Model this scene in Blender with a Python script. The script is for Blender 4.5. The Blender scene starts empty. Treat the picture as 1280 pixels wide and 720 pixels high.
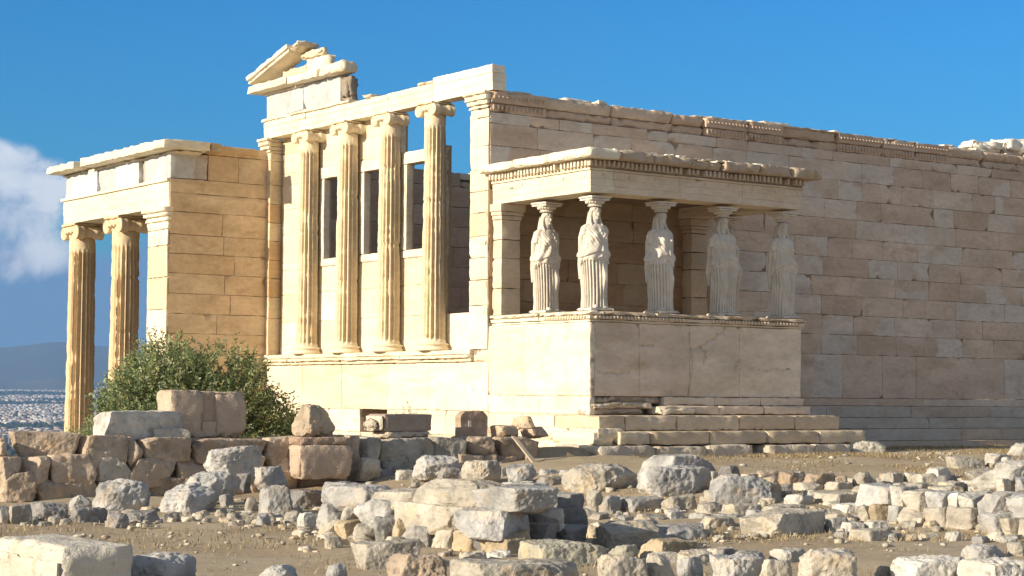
import bpy, math, random
import numpy as np
from mathutils import Matrix, Vector

S = bpy.context.scene
COL = S.collection
rad = math.radians

# ------------------------------------------------------------------ camera
cd = bpy.data.cameras.new('camera')
cam = bpy.data.objects.new('camera', cd)
COL.objects.link(cam)
cd.sensor_width = 36.0
cd.lens = 67.15
cd.clip_start = 0.1
cd.clip_end = 80000.0
yaw, pitch, roll = rad(35.64), rad(3.27), rad(0.45)
_f = Vector((math.sin(yaw)*math.cos(pitch), math.cos(yaw)*math.cos(pitch), math.sin(pitch)))
_r = Vector((math.cos(yaw), -math.sin(yaw), 0))
_u = _r.cross(_f)
_R = _r*math.cos(roll) + _u*math.sin(roll)
_U = -_r*math.sin(roll) + _u*math.cos(roll)
cam.matrix_world = Matrix(((_R.x, _U.x, -_f.x, -23.47), (_R.y, _U.y, -_f.y, -33.594), (_R.z, _U.z, -_f.z, -1.0245), (0, 0, 0, 1)))
S.camera = cam

# ------------------------------------------------------------------ sky, sun, exposure
SUN_AZ, SUN_EL = 271.8, 18.5
w = bpy.data.worlds.new('World')
S.world = w
w.use_nodes = True
nt = w.node_tree
nt.nodes.clear()
def N(tree, t, **kw):
    n = tree.nodes.new(t)
    for k, v in kw.items():
        setattr(n, k, v)
    return n
def math_node(tree, op, a, b=None, clamp=False):
    n = N(tree, 'ShaderNodeMath', operation=op, use_clamp=clamp)
    for i, q in enumerate((a, b)):
        if q is None:
            continue
        if isinstance(q, (int, float)):
            n.inputs[i].default_value = q
        else:
            tree.links.new(q, n.inputs[i])
    return n.outputs[0]
def maprange(tree, v, a, b, c=0.0, d=1.0):
    n = N(tree, 'ShaderNodeMapRange', interpolation_type='SMOOTHSTEP')
    tree.links.new(v, n.inputs[0])
    for i, q in enumerate((a, b, c, d)):
        n.inputs[i+1].default_value = q
    return n.outputs[0]
sky = N(nt, 'ShaderNodeTexSky', sky_type='NISHITA', sun_disc=False)
sky.sun_elevation = rad(SUN_EL)
sky.sun_rotation = rad(SUN_AZ)
sky.altitude = 150
sky.air_density = 1.0
sky.dust_density = 0.2
sky.ozone_density = 2.6
tc = N(nt, 'ShaderNodeTexCoord')
sep = N(nt, 'ShaderNodeSeparateXYZ')
nt.links.new(tc.outputs['Generated'], sep.inputs[0])
az = math_node(nt, 'ARCTAN2', sep.outputs[0], sep.outputs[1])          # 0 = north, + = east
# clear deep blue opposite the evening sun, unseen rest greyed to cut blue fill
away = math_node(nt, 'ADD', math_node(nt, 'MULTIPLY', sep.outputs[0], 0.77), math_node(nt, 'MULTIPLY', sep.outputs[1], 0.64))
deep = math_node(nt, 'MULTIPLY', maprange(nt, away, 0.35, 0.80), maprange(nt, sep.outputs[2], 0.60, 0.35))
def graded(sat, val):
    h = N(nt, 'ShaderNodeHueSaturation')
    h.inputs['Saturation'].default_value = sat
    h.inputs['Value'].default_value = val
    nt.links.new(sky.outputs[0], h.inputs['Color'])
    return h.outputs[0]
mixd = N(nt, 'ShaderNodeMixRGB')
nt.links.new(deep, mixd.inputs[0])
nt.links.new(graded(0.45, 1.0), mixd.inputs[1])
hz = N(nt, 'ShaderNodeMixRGB', blend_type='MULTIPLY')
hz.inputs[0].default_value = 1.0
nt.links.new(graded(1.25, 1.0), hz.inputs[1])
low = N(nt, 'ShaderNodeMixRGB')
nt.links.new(maprange(nt, sep.outputs[2], 0.22, 0.02), low.inputs[0])
low.inputs[1].default_value = (0.21, 0.74, 1.06, 1)
low.inputs[2].default_value = (0.17, 0.55, 0.82, 1)
nt.links.new(low.outputs[0], hz.inputs[2])
nt.links.new(hz.outputs[0], mixd.inputs[2])
mp = N(nt, 'ShaderNodeMapping')
mp.inputs['Scale'].default_value = (20, 20, 27)
nt.links.new(tc.outputs['Generated'], mp.inputs[0])
cn = N(nt, 'ShaderNodeTexNoise')
cn.inputs['Scale'].default_value = 1.0
cn.inputs['Detail'].default_value = 9
cn.inputs['Roughness'].default_value = 0.55
cn.inputs['Distortion'].default_value = 0.3
nt.links.new(mp.outputs[0], cn.inputs['Vector'])
m_az = math_node(nt, 'MULTIPLY', maprange(nt, az, rad(24.2), rad(21.2)), maprange(nt, az, rad(-40), rad(-20)))
m_el = math_node(nt, 'MULTIPLY', maprange(nt, sep.outputs[2], 0.040, 0.070), maprange(nt, sep.outputs[2], 0.142, 0.112))
thr = math_node(nt, 'SUBTRACT', 0.82, math_node(nt, 'MULTIPLY', math_node(nt, 'MULTIPLY', m_az, m_el), 0.44))
cov = maprange(nt, math_node(nt, 'SUBTRACT', cn.outputs[0], thr), -0.04, 0.17)
# a dull blue bank of cloud low in the north
bank = N(nt, 'ShaderNodeMixRGB')
bank.inputs[2].default_value = (1.25, 2.2, 4.0, 1)
edge = math_node(nt, 'ADD', sep.outputs[2], math_node(nt, 'MULTIPLY', math_node(nt, 'SUBTRACT', cn.outputs[0], 0.5), 0.05))
nt.links.new(math_node(nt, 'MULTIPLY', math_node(nt, 'MULTIPLY', maprange(nt, edge, 0.088, 0.066), maprange(nt, az, rad(30), rad(24))), 0.85), bank.inputs[0])
nt.links.new(mixd.outputs[0], bank.inputs[1])
mixc = N(nt, 'ShaderNodeMixRGB')
cshade = N(nt, 'ShaderNodeMixRGB')
cshade.inputs[1].default_value = (2.6, 3.3, 4.8, 1)
cshade.inputs[2].default_value = (6.6, 6.8, 7.3, 1)
nt.links.new(maprange(nt, cn.outputs[0], 0.42, 0.66), cshade.inputs[0])
nt.links.new(cshade.outputs[0], mixc.inputs[2])
nt.links.new(math_node(nt, 'MULTIPLY', cov, 0.85), mixc.inputs[0])
nt.links.new(bank.outputs[0], mixc.inputs[1])
bg = N(nt, 'ShaderNodeBackground')
bg.inputs['Strength'].default_value = 0.088
nt.links.new(mixc.outputs[0], bg.inputs['Color'])
wo = N(nt, 'ShaderNodeOutputWorld')
nt.links.new(bg.outputs[0], wo.inputs['Surface'])

sl = bpy.data.lights.new('sun', 'SUN')
sl.energy = 4.9
sl.angle = rad(0.5)
sl.color = (1.0, 0.87, 0.67)
sun = bpy.data.objects.new('sun', sl)
COL.objects.link(sun)
sv = Vector((math.sin(rad(SUN_AZ))*math.cos(rad(SUN_EL)), math.cos(rad(SUN_AZ))*math.cos(rad(SUN_EL)), math.sin(rad(SUN_EL))))
sun.rotation_euler = sv.to_track_quat('Z', 'Y').to_euler()
sun.location = (-60, 10, 40)
S.view_settings.view_transform = 'Standard'
S.view_settings.look = 'None'
S.view_settings.gamma = 1.0
S.view_settings.use_curve_mapping = False
S.view_settings.exposure = 0.62

# ------------------------------------------------------------------ helpers
def hash3(ix, iy, iz):
    h = (ix.astype(np.uint32)*np.uint32(374761393) + iy.astype(np.uint32)*np.uint32(668265263) + iz.astype(np.uint32)*np.uint32(2147483647-58))
    h = (h ^ (h >> np.uint32(13)))*np.uint32(1274126177)
    h = h ^ (h >> np.uint32(16))
    return (h & np.uint32(0xFFFFFF)).astype(np.float64)/float(0xFFFFFF)
def vnoise(P):
    F = np.floor(P)
    f = P - F
    f = f*f*(3-2*f)
    I = F.astype(np.int64)
    r = 0
    for dx in (0, 1):
        for dy in (0, 1):
            for dz in (0, 1):
                wgt = (f[:, 0] if dx else 1-f[:, 0])*(f[:, 1] if dy else 1-f[:, 1])*(f[:, 2] if dz else 1-f[:, 2])
                r = r + wgt*hash3(I[:, 0]+dx, I[:, 1]+dy, I[:, 2]+dz)
    return r*2-1
def fbm(P, octv=4, gain=0.5):
    a, s, r = 1.0, 1.0, 0
    for o in range(octv):
        r = r + a*vnoise(P*s + 17.3*o)
        a *= gain
        s *= 2.03
    return r
def sstep(a, b, x):
    t = np.clip((x-a)/(b-a), 0, 1)
    return t*t*(3-2*t)
IDENT = lambda V: V
class MB:
    """collects vertices, quads / triangles and a colour per vertex; one build = one mesh object"""
    def __init__(self):
        self.V, self.F, self.C, self.n = [], [], [], 0
    def add(self, V, F, col, T=None):
        V = np.asarray(V, float)
        if T is not None:
            V = T(V)
            e = T(np.vstack([np.zeros(3), np.eye(3)]))
            if np.linalg.det(e[1:]-e[0]) < 0:           # keep the faces pointing outwards
                F = [np.asarray(f, int)[:, ::-1] for f in F]
        c = np.asarray(col, float)
        if c.ndim == 1:
            c = np.tile(c, (len(V), 1))
        self.V.append(V)
        self.C.append(c)
        for f in F:
            f = np.asarray(f, int)
            if len(f):
                self.F.append(f + self.n)
        self.n += len(V)
        return self
    def build(self, name, mat, parent=None, smooth=False):
        V = np.concatenate(self.V)
        C = np.concatenate(self.C)
        me = bpy.data.meshes.new(name)
        loops = np.concatenate([f.ravel() for f in self.F])
        sizes = np.concatenate([np.full(len(f), f.shape[1]) for f in self.F])
        starts = np.concatenate([[0], np.cumsum(sizes)[:-1]])
        me.vertices.add(len(V))
        me.vertices.foreach_set('co', V.astype(np.float32).ravel())
        me.loops.add(len(loops))
        me.loops.foreach_set('vertex_index', loops.astype(np.int32))
        me.polygons.add(len(sizes))
        me.polygons.foreach_set('loop_start', starts.astype(np.int32))
        me.polygons.foreach_set('loop_total', sizes.astype(np.int32))
        if smooth:
            me.polygons.foreach_set('use_smooth', np.ones(len(sizes), bool))
        me.update(calc_edges=True)
        a = me.color_attributes.new('tone', 'FLOAT_COLOR', 'POINT')
        a.data.foreach_set('color', np.c_[np.clip(C, 0, 1), np.ones(len(C))].astype(np.float32).ravel())
        if mat:
            me.materials.append(mat)
        o = bpy.data.objects.new(name, me)
        COL.objects.link(o)
        if parent:
            o.parent = parent
        return o
def tag(o, label=None, cat=None, group=None, kind=None):
    for k, v in (('label', label), ('category', cat), ('group', group), ('kind', kind)):
        if v:
            o[k] = v
    return o
def empty(name, label, cat, loc=(0, 0, 0), rz=0, group=None):
    o = bpy.data.objects.new(name, None)
    o.empty_display_size = 0.3
    COL.objects.link(o)
    o.location = loc
    o.rotation_euler = (0, 0, rz)
    return tag(o, label, cat, group)
def grid_faces(nu, nv, off=0, wrap=False):
    i, j = np.meshgrid(np.arange(nu if wrap else nu-1), np.arange(nv-1), indexing='ij')
    i2 = (i+1) % nu
    return np.stack([i*nv+j, i2*nv+j, i2*nv+j+1, i*nv+j+1], -1).reshape(-1, 4) + off
def box_grid(lo, hi, res, maxn=400):
    """six gridded faces of a box"""
    lo, hi = np.array(lo, float), np.array(hi, float)
    L = hi-lo
    n = [int(min(maxn, max(1, round(L[k]/res)))) + 1 for k in range(3)]
    Vs, Fs, off = [], [], 0
    for ax in range(3):
        a, b = [k for k in range(3) if k != ax]
        ga = np.linspace(0, 1, n[a])
        gb = np.linspace(0, 1, n[b])
        A, B = np.meshgrid(ga, gb, indexing='ij')
        for side in (0, 1):
            P = np.zeros((A.size, 3))
            P[:, a] = A.ravel()
            P[:, b] = B.ravel()
            P[:, ax] = side
            F = grid_faces(n[a], n[b], off)
            if (side == 1) == (ax == 1):
                F = F[:, ::-1]
            Vs.append(P)
            Fs.append(F)
            off += len(P)
    return np.concatenate(Vs)*L + lo, np.concatenate(Fs)
RNG = np.random.default_rng(11)
def vary(V, col, amt=0.08, scale=1.2, streak=(1, 1, 3.0)):
    col = np.asarray(col, float)
    n = fbm(V*np.array(streak)*scale + 3.1, 3)
    return np.clip(col[None, :]*(1 + amt*n[:, None]*np.array([1.0, 1.08, 1.25])), 0, 1)
def rbox(M, lo, hi, col, T=None, res=0.12, ew=0.05, er=0.03, rough=0.006, chips=0, chipsize=(0.08, 0.25), seed=None, amt=0.08, front=None):
    """a weathered block: worn edges, broken corners, uneven faces"""
    r = np.random.default_rng(seed if seed is not None else RNG.integers(1 << 30))
    lo, hi = np.array(lo, float), np.array(hi, float)
    V, F = box_grid(lo, hi, res)
    L = hi-lo
    q = V-lo
    d = np.minimum(q, L-q)
    sgn = np.where(q < L/2, 1.0, -1.0)
    W0 = V if T is None else T(V)
    ds = np.sort(d, 1)
    ed = ds[:, 1]
    nz = 0.5 + 0.6*fbm(W0*3.7 + 5, 2) + 0.55*fbm(W0*13.0 + 2, 2)
    e = er*np.clip(1-ed/ew, 0, 1)*np.clip(nz, 0.12, 2)
    P = V + sgn*(e[:, None])*(d < ew*0.6)
    for k in range(chips):
        ax = r.integers(0, 2, 3)
        if front is not None:
            ax[1] = front
        cs = r.uniform(chipsize[0], chipsize[1], 3)*np.array([1, 0.7, 1])
        corner = lo + ax*L
        if r.random() < 0.5:
            t = r.uniform(0, 1)
            kx = 0 if r.random() < 0.6 else 2
            corner[kx] = lo[kx] + t*L[kx]
            a = np.where(ax == 1, 1.0, -1.0)
            a[kx] = 0
            lim = np.abs(P[:, kx]-corner[kx])/cs[kx]
            nvec = a/np.maximum(cs, 1e-3)
            nn = np.linalg.norm(nvec)
            over = ((P-corner) @ (nvec/nn)) + np.maximum(0, 1-lim)*0 + (1.0/nn)*(1-lim)
        else:
            a = np.where(ax == 1, 1.0, -1.0)
            nvec = a/np.maximum(cs, 1e-3)
            nn = np.linalg.norm(nvec)
            over = ((P-corner) @ (nvec/nn)) + 1.0/nn
        over = np.clip(over, 0, None)
        P = P - over[:, None]*(nvec/nn)
    P = P + rough*np.stack([fbm(W0*2.3 + 9.0*k, 4, 0.6) for k in range(3)], 1)
    M.add(P, [F], vary(W0, col, amt), T)
def recolour(M, col, r):
    """new marble pieced into the last block along an irregular line"""
    V, C = M.V[-1], M.C[-1]
    c0 = V.mean(0)
    d = r.normal(0, 1, 3)
    d /= np.linalg.norm(d)
    k = ((V-c0) @ d + .12*fbm(V*2.0+7, 2)) > r.uniform(-.15, .3)
    C[k] = np.array(col)*(1+.05*fbm(V[k]*3, 2))[:, None] if k.any() else C[k]
def crack(M, axis, pts, depth=(0, 1, 0), width=0.018):
    """a fissure along a broken line drawn on a wall (axis 0: x-z plane, axis 1: y-z plane)"""
    p = np.array(pts, float)
    q = [p[0]]
    r = np.random.default_rng(int(abs(p).sum()*100))
    for a, b in zip(p[:-1], p[1:]):
        for t in np.linspace(0, 1, 6)[1:]:
            q.append(a+(b-a)*t + (r.normal(0, .022, 2) if t < 1 else 0))
    q = np.array(q)
    for V in M.V:
        P = V[:, [axis, 2]]
        lo, hi = q.min(0)-.1, q.max(0)+.1
        sel = np.where(((P > lo) & (P < hi)).all(1))[0]
        if not len(sel):
            continue
        P = P[sel]
        d = np.full(len(P), 9.0)
        for a, b in zip(q[:-1], q[1:]):
            ab = b-a
            t = np.clip(((P-a) @ ab)/(ab @ ab), 0, 1)
            d = np.minimum(d, np.linalg.norm(P-a-t[:, None]*ab, axis=1))
        V[sel] += np.array(depth)*(.05*np.exp(-(d/width)**2))[:, None]
def plane_T(O, u, n):
    """(s, depth into the wall, z) -> world, for a wall with origin O, direction u and outward normal n"""
    O, u, n = np.array(O, float), np.array(u, float), np.array(n, float)
    return lambda V: O + V[:, :1]*u - V[:, 1:2]*n + V[:, 2:3]*np.array([0, 0, 1.0])
def pick(r, pal):
    ws = np.array([p[1] for p in pal], float)
    return np.array(pal[r.choice(len(pal), p=ws/ws.sum())][0])
def ashlar(M, T, s0, s1, zs, bw, pal, seed, holes=(), t=0.5, res=0.11, chip=0.3, er=0.010, ew=0.025, joint=0.002, top_rag=0.0, amt=0.09, jit=0.006, spread=0.16, chipsize=(0.05, 0.16), graft=0.0, graftcol=(.60, .545, .46), corecol=(.45, .36, .27), rough=0.006, joints=None):
    """a wall of real blocks in courses zs, with openings"""
    r = np.random.default_rng(seed)
    for k in range(len(zs)-1):
        z0, z1 = zs[k], zs[k+1]
        iv = [(s0, s1)]
        for (h0, h1, hz0, hz1) in holes:
            if hz0 < z1-0.02 and hz1 > z0+0.02:
                nv = []
                for a, b in iv:
                    if h1 <= a or h0 >= b:
                        nv.append((a, b))
                    else:
                        if h0 > a+0.03:
                            nv.append((a, h0))
                        if h1 < b-0.03:
                            nv.append((h1, b))
                iv = nv
        for a, b in iv:
            w_ = bw[k] if isinstance(bw, (list, tuple)) else bw
            if joints and k in joints:
                xs = [a] + [j for j in joints[k] if a+0.1 < j < b-0.1] + [b]
            else:
                nb = max(1, int(round((b-a)/w_)))
                xs = np.linspace(a, b, nb+1)
                if nb > 1:
                    xs[1:-1] += (0.5 if k % 2 else 0.0)*(b-a)/nb*0.5 + r.uniform(-spread, spread, nb-1)*w_
            for i in range(len(xs)-1):
                zt = z1
                if top_rag and k == len(zs)-2:
                    zt = z1 - r.uniform(0, top_rag)
                ch = 0
                if r.random() < chip:
                    ch = r.integers(1, 3)
                rbox(M, (xs[i]+joint, r.uniform(-jit, jit), z0+joint*0.8), (xs[i+1]-joint, 0.14, zt-joint*0.8), pick(r, pal)*r.uniform(0.95, 1.05), T, res, ew, er, rough, ch, chipsize, seed=r.integers(1 << 30), amt=amt, front=0)
                if r.random() < graft:
                    recolour(M, graftcol, r)
            zt = z1 - (top_rag if (top_rag and k == len(zs)-2) else 0)
            V, F = box_grid((a+0.004, 0.045, z0), (b-0.004, t, zt), 5.0)
            M.add(V, [F], corecol, T)
def lathe(M, prof, col, T=None, n=32, amt=0.06):
    """prof: [(r, z)]"""
    th = np.linspace(0, 2*np.pi, n, endpoint=False)
    V = np.array([[r_*math.cos(a), r_*math.sin(a), z] for a in th for r_, z in prof])
    W0 = V if T is None else T(V)
    M.add(V, [grid_faces(n, len(prof), 0, True)], vary(W0, col, amt), T)
def tube(M, pts, radii, col, n=8, T=None, cap=True):
    pts = np.array(pts, float)
    m = len(pts)
    tg = np.gradient(pts, axis=0)
    tg /= np.linalg.norm(tg, axis=1)[:, None] + 1e-9
    ref = np.array([0.3, 0.9, 0.1])
    V = []
    for i in range(m):
        a = np.cross(tg[i], ref)
        a /= np.linalg.norm(a) + 1e-9
        b = np.cross(tg[i], a)
        for k in range(n):
            an = 2*np.pi*k/n
            V.append(pts[i] + radii[i]*(math.cos(an)*a + math.sin(an)*b))
    V = np.array(V).reshape(m, n, 3).transpose(1, 0, 2).reshape(-1, 3)
    F = [grid_faces(n, m, 0, True)]
    if cap:
        F.append(np.array([[k*m for k in range(n)]]))
        F.append(np.array([[k*m + m-1 for k in range(n)][::-1]]))
    M.add(V, F, col, T)
def ellipsoid(M, c, r, col, T=None, nu=20, nv=12):
    u = np.linspace(0, 2*np.pi, nu, endpoint=False)
    v = np.linspace(0.02, np.pi-0.02, nv)
    U, Vv = np.meshgrid(u, v, indexing='ij')
    P = np.stack([np.cos(U)*np.sin(Vv), np.sin(U)*np.sin(Vv), -np.cos(Vv)], -1).reshape(-1, 3)*np.array(r) + np.array(c)
    M.add(P, [grid_faces(nu, nv, 0, True), np.array([[k*nv for k in range(nu)][::-1]]), np.array([[k*nv+nv-1 for k in range(nu)]])], col, T)

# ------------------------------------------------------------------ materials
def new_mat(name):
    m = bpy.data.materials.new(name)
    m.use_nodes = True
    t = m.node_tree
    b = t.nodes['Principled BSDF']
    return m, t, b
def noise(t, vec, scale, detail=5, rough=0.55, dist=0.0):
    n = N(t, 'ShaderNodeTexNoise')
    n.inputs['Scale'].default_value = scale
    n.inputs['Detail'].default_value = detail
    n.inputs['Roughness'].default_value = rough
    n.inputs['Distortion'].default_value = dist
    t.links.new(vec, n.inputs['Vector'])
    return n.outputs[0]
def mix(t, fac, a, b, mode='MIX'):
    n = N(t, 'ShaderNodeMixRGB', blend_type=mode)
    for i, q in enumerate((fac, a, b)):
        if isinstance(q, (int, float)):
            n.inputs[i].default_value = q
        elif isinstance(q, tuple):
            n.inputs[i].default_value = (*q, 1)
        else:
            t.links.new(q, n.inputs[i])
    return n.outputs[0]
def stone_mat(name, stain, stain_amt, pit, bump, dist=0.02, fine=22.0, rough=0.85, streak=1.0):
    m, t, b = new_mat(name)
    tc = N(t, 'ShaderNodeTexCoord')
    mp = N(t, 'ShaderNodeMapping')
    mp.inputs['Scale'].default_value = (1, 1, streak)
    t.links.new(tc.outputs['Object'], mp.inputs[0])
    v = mp.outputs[0]
    at = N(t, 'ShaderNodeAttribute', attribute_name='tone')
    n1 = noise(t, v, 1.7, 7, 0.62, 0.4)
    n2 = noise(t, v, fine, 6, 0.65)
    n3 = noise(t, v, 6.0, 5, 0.6)
    c = mix(t, math_node(t, 'MULTIPLY', maprange(t, n1, 0.48, 0.72), stain_amt), at.outputs['Color'], stain)
    c = mix(t, 0.65, c, mix(t, n3, (0.62, 0.60, 0.57), (1.38, 1.39, 1.40)), 'MULTIPLY')
    c = mix(t, math_node(t, 'MULTIPLY', maprange(t, n2, 0.57, 0.74), pit), c, (0.10, 0.075, 0.05))
    t.links.new(c, b.inputs['Base Color'])
    b.inputs['Roughness'].default_value = rough
    b.inputs['Specular IOR Level'].default_value = 0.25
    h = math_node(t, 'ADD', math_node(t, 'MULTIPLY', n2, 0.55), n3)
    bp = N(t, 'ShaderNodeBump')
    bp.inputs['Strength'].default_value = bump
    bp.inputs['Distance'].default_value = dist
    t.links.new(h, bp.inputs['Height'])
    t.links.new(bp.outputs[0], b.inputs['Normal'])
    return m
MARBLE = stone_mat('weathered_marble', (0.52, 0.36, 0.19), 0.28, 0.30, 0.55, 0.02, 18.0, 0.8, 2.2)
OCHRE = stone_mat('ochre_marble', (0.36, 0.20, 0.085), 0.40, 0.35, 0.6, 0.02, 16.0, 0.85, 1.6)
PATINA = stone_mat('patina_marble', (0.40, 0.28, 0.19), 0.5, 0.30, 0.6, 0.02, 16.0, 0.85, 2.0)
LIME = stone_mat('grey_limestone', (0.30, 0.29, 0.28), 0.35, 0.40, 0.8, 0.03, 20.0, 0.9)
ROCK = stone_mat('field_stone', (0.36, 0.28, 0.19), 0.40, 0.60, 1.0, 0.05, 13.0, 0.92)
STATUE = stone_mat('statue_marble', (0.36, 0.30, 0.24), 0.30, 0.22, 0.35, 0.008, 26.0, 0.75, 1.0)

def ground_mat():
    m, t, b = new_mat('dry_earth')
    tc = N(t, 'ShaderNodeTexCoord')
    v = tc.outputs['Object']
    n1 = noise(t, v, 0.45, 6, 0.6)
    n2 = noise(t, v, 9.0, 8, 0.7)
    n3 = noise(t, v, 38.0, 4, 0.7)
    c = mix(t, maprange(t, n1, 0.35, 0.65), (0.385, 0.30, 0.205), (0.46, 0.39, 0.285))
    n4 = noise(t, v, 2.6, 7, 0.7)
    c = mix(t, math_node(t, 'MULTIPLY', maprange(t, n4, 0.50, 0.66), 0.6), c, (0.27, 0.21, 0.14))
    c = mix(t, maprange(t, n2, 0.45, 0.72), c, (0.50, 0.40, 0.26))
    c = mix(t, math_node(t, 'MULTIPLY', maprange(t, n3, 0.58, 0.72), 0.75), c, (0.66, 0.57, 0.42))
    c = mix(t, math_node(t, 'MULTIPLY', maprange(t, n3, 0.42, 0.30), 0.7), c, (0.16, 0.105, 0.065))
    # the plain below the hill is fields, gardens and streets
    sp = N(t, 'ShaderNodeSeparateXYZ')
    t.links.new(v, sp.inputs[0])
    far = maprange(t, sp.outputs[2], -10.0, -30.0)
    nf = noise(t, v, 0.004, 6, 0.7)
    cf = mix(t, maprange(t, nf, 0.42, 0.62), (0.10, 0.11, 0.06), (0.26, 0.24, 0.2))
    c = mix(t, far, c, cf)
    t.links.new(c, b.inputs['Base Color'])
    b.inputs['Roughness'].default_value = 0.95
    b.inputs['Specular IOR Level'].default_value = 0.1
    bp = N(t, 'ShaderNodeBump')
    bp.inputs['Strength'].default_value = 0.6
    bp.inputs['Distance'].default_value = 0.03
    t.links.new(math_node(t, 'ADD', n2, math_node(t, 'MULTIPLY', n3, 0.5)), bp.inputs['Height'])
    t.links.new(bp.outputs[0], b.inputs['Normal'])
    return m
EARTH = ground_mat()
def plain_mat(name, rough=0.9, transl=0.0, nscale=4.0, namt=0.25):
    m, t, b = new_mat(name)
    at = N(t, 'ShaderNodeAttribute', attribute_name='tone')
    tc = N(t, 'ShaderNodeTexCoord')
    n1 = noise(t, tc.outputs['Object'], nscale, 5, 0.6)
    c = mix(t, namt*2, at.outputs['Color'], mix(t, n1, (0.6, 0.6, 0.6), (1.4, 1.4, 1.4)), 'MULTIPLY')
    t.links.new(c, b.inputs['Base Color'])
    b.inputs['Roughness'].default_value = rough
    b.inputs['Specular IOR Level'].default_value = 0.25
    if transl:
        tr = N(t, 'ShaderNodeBsdfTranslucent')
        t.links.new(c, tr.inputs['Color'])
        ms = N(t, 'ShaderNodeMixShader')
        ms.inputs[0].default_value = transl
        t.links.new(b.outputs[0], ms.inputs[1])
        t.links.new(tr.outputs[0], ms.inputs[2])
        t.links.new(ms.outputs[0], t.nodes['Material Output'].inputs['Surface'])
    return m
LEAF = plain_mat('olive_leaf', 0.55, 0.25, 3.0, 0.12)
BARK = plain_mat('bark', 0.95, 0, 12.0, 0.35)
STRAW = plain_mat('straw', 0.9, 0.2, 3.0, 0.15)
CITYM = plain_mat('city_plaster', 0.9, 0, 0.05, 0.1)
HILLM = plain_mat('hill_scrub', 0.95, 0, 0.002, 0.3)
WOOD = plain_mat('weathered_plank', 0.85, 0, 20.0, 0.25)

def part(M, name, mat, parent, smooth=False):
    """a part whose vertices are already in world coordinates"""
    o = M.build(name, mat, parent, smooth)
    o['kind'] = 'thing'
    if parent.type == 'EMPTY':
        o.matrix_parent_inverse = Matrix.Translation(-parent.location)
    return o

# ------------------------------------------------------------------ ground, hills
def gz(x, y):
    dep = (x+23.47)*math.sin(rad(35.64)) + (y+33.59)*math.cos(rad(35.64))
    z = -2.7 + 0.53*sstep(19, 38, dep)*sstep(-9, -2, x)
    z = np.where((x < -0.6) & (y > -4.15), -4.3, z)
    z = np.where((x < -0.6) & (y > -4.42) & (y < -3.88), -2.02, z)
    z = np.where((x > 0.3) & (y > 0.3), -3.2, z)
    z = np.where((y > 10.6), -4.3, z)
    d2 = np.maximum(np.maximum(y-22, 0), np.maximum(np.maximum(-70-x, x-120), np.maximum(-80-y, 0)))
    z = z - 96*sstep(0, 120, d2) + 0.0*x
    R_ = np.hypot(x, y)
    return z + 115*sstep(5000, 13500, R_)
def axis(lo, hi, step, far):
    a = list(np.arange(lo, hi+1e-6, step))
    s = step
    while a[-1] < far:
        s *= 1.22
        a.append(a[-1]+s)
    s = step
    while a[0] > -far:
        s *= 1.22
        a.insert(0, a[0]-s)
    return a
gx = axis(-26, 24, 0.28, 30000)
gy = sorted(axis(-34, 16, 0.28, 30000) + [-4.43, -4.41, -3.89, -3.87])
X, Y = np.meshgrid(gx, gy, indexing='ij')
Z = gz(X, Y)
P3 = np.stack([X.ravel(), Y.ravel(), 0*X.ravel()], 1)
near = (np.abs(P3[:, 0]) < 60) & (np.abs(P3[:, 1]) < 60)
bump = np.where(near, 0.045*fbm(P3*0.55, 4) + 0.02*fbm(P3*2.3+4, 2), 0)
far_n = np.where(near, 0, np.minimum(1, np.hypot(P3[:, 0], P3[:, 1])/6000)*10*fbm(P3*0.0006, 3))
Vg = np.stack([X.ravel(), Y.ravel(), Z.ravel()+bump+far_n], 1)
g_ = MB().add(Vg, [grid_faces(len(gx), len(gy))], (0.3, 0.25, 0.17))
tag(g_.build('ground', EARTH, None, True), kind='structure')

def ridge(name, r0, r1, hfun, col, seed):
    azs = np.radians(np.linspace(-25, 85, 420))
    t = np.linspace(0, 1, 26)
    A, Tt = np.meshgrid(azs, t, indexing='ij')
    Rr = r0 + (r1-r0)*Tt
    x = -23 + Rr*np.sin(A)
    y = -33 + Rr*np.cos(A)
    P = np.stack([x.ravel(), y.ravel(), 0*x.ravel()], 1)
    prof = np.sin(np.clip(Tt*1.35, 0, 1)*np.pi/2)*np.where(Tt > 0.8, 1-(Tt-0.8)*1.5, 1)
    z = hfun(np.degrees(A))*prof + (55*fbm(P*0.0011+seed, 5, 0.55)*0.8).reshape(x.shape)*np.clip(Tt*3, 0, 1)*0.6 - 45
    M = MB().add(np.stack([x.ravel(), y.ravel(), z.ravel()], 1), [grid_faces(len(azs), len(t))[:, ::-1]], col)
    tag(M.build(name, HILLM, None, True), kind='structure')
ridge('hills', 15000, 18500, lambda a: 405 + 45*np.exp(-((a-22.2)/1.1)**2) - 28*np.exp(-((a-19.6)/1.2)**2) + 60*np.sin(a*0.31+1.2), (0.10, 0.095, 0.06), 3)
ridge('foothills', 12200, 14600, lambda a: 118 + 34*np.sin(a*0.9+0.8) + 18*np.sin(a*2.3), (0.13, 0.12, 0.08), 8)

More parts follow.
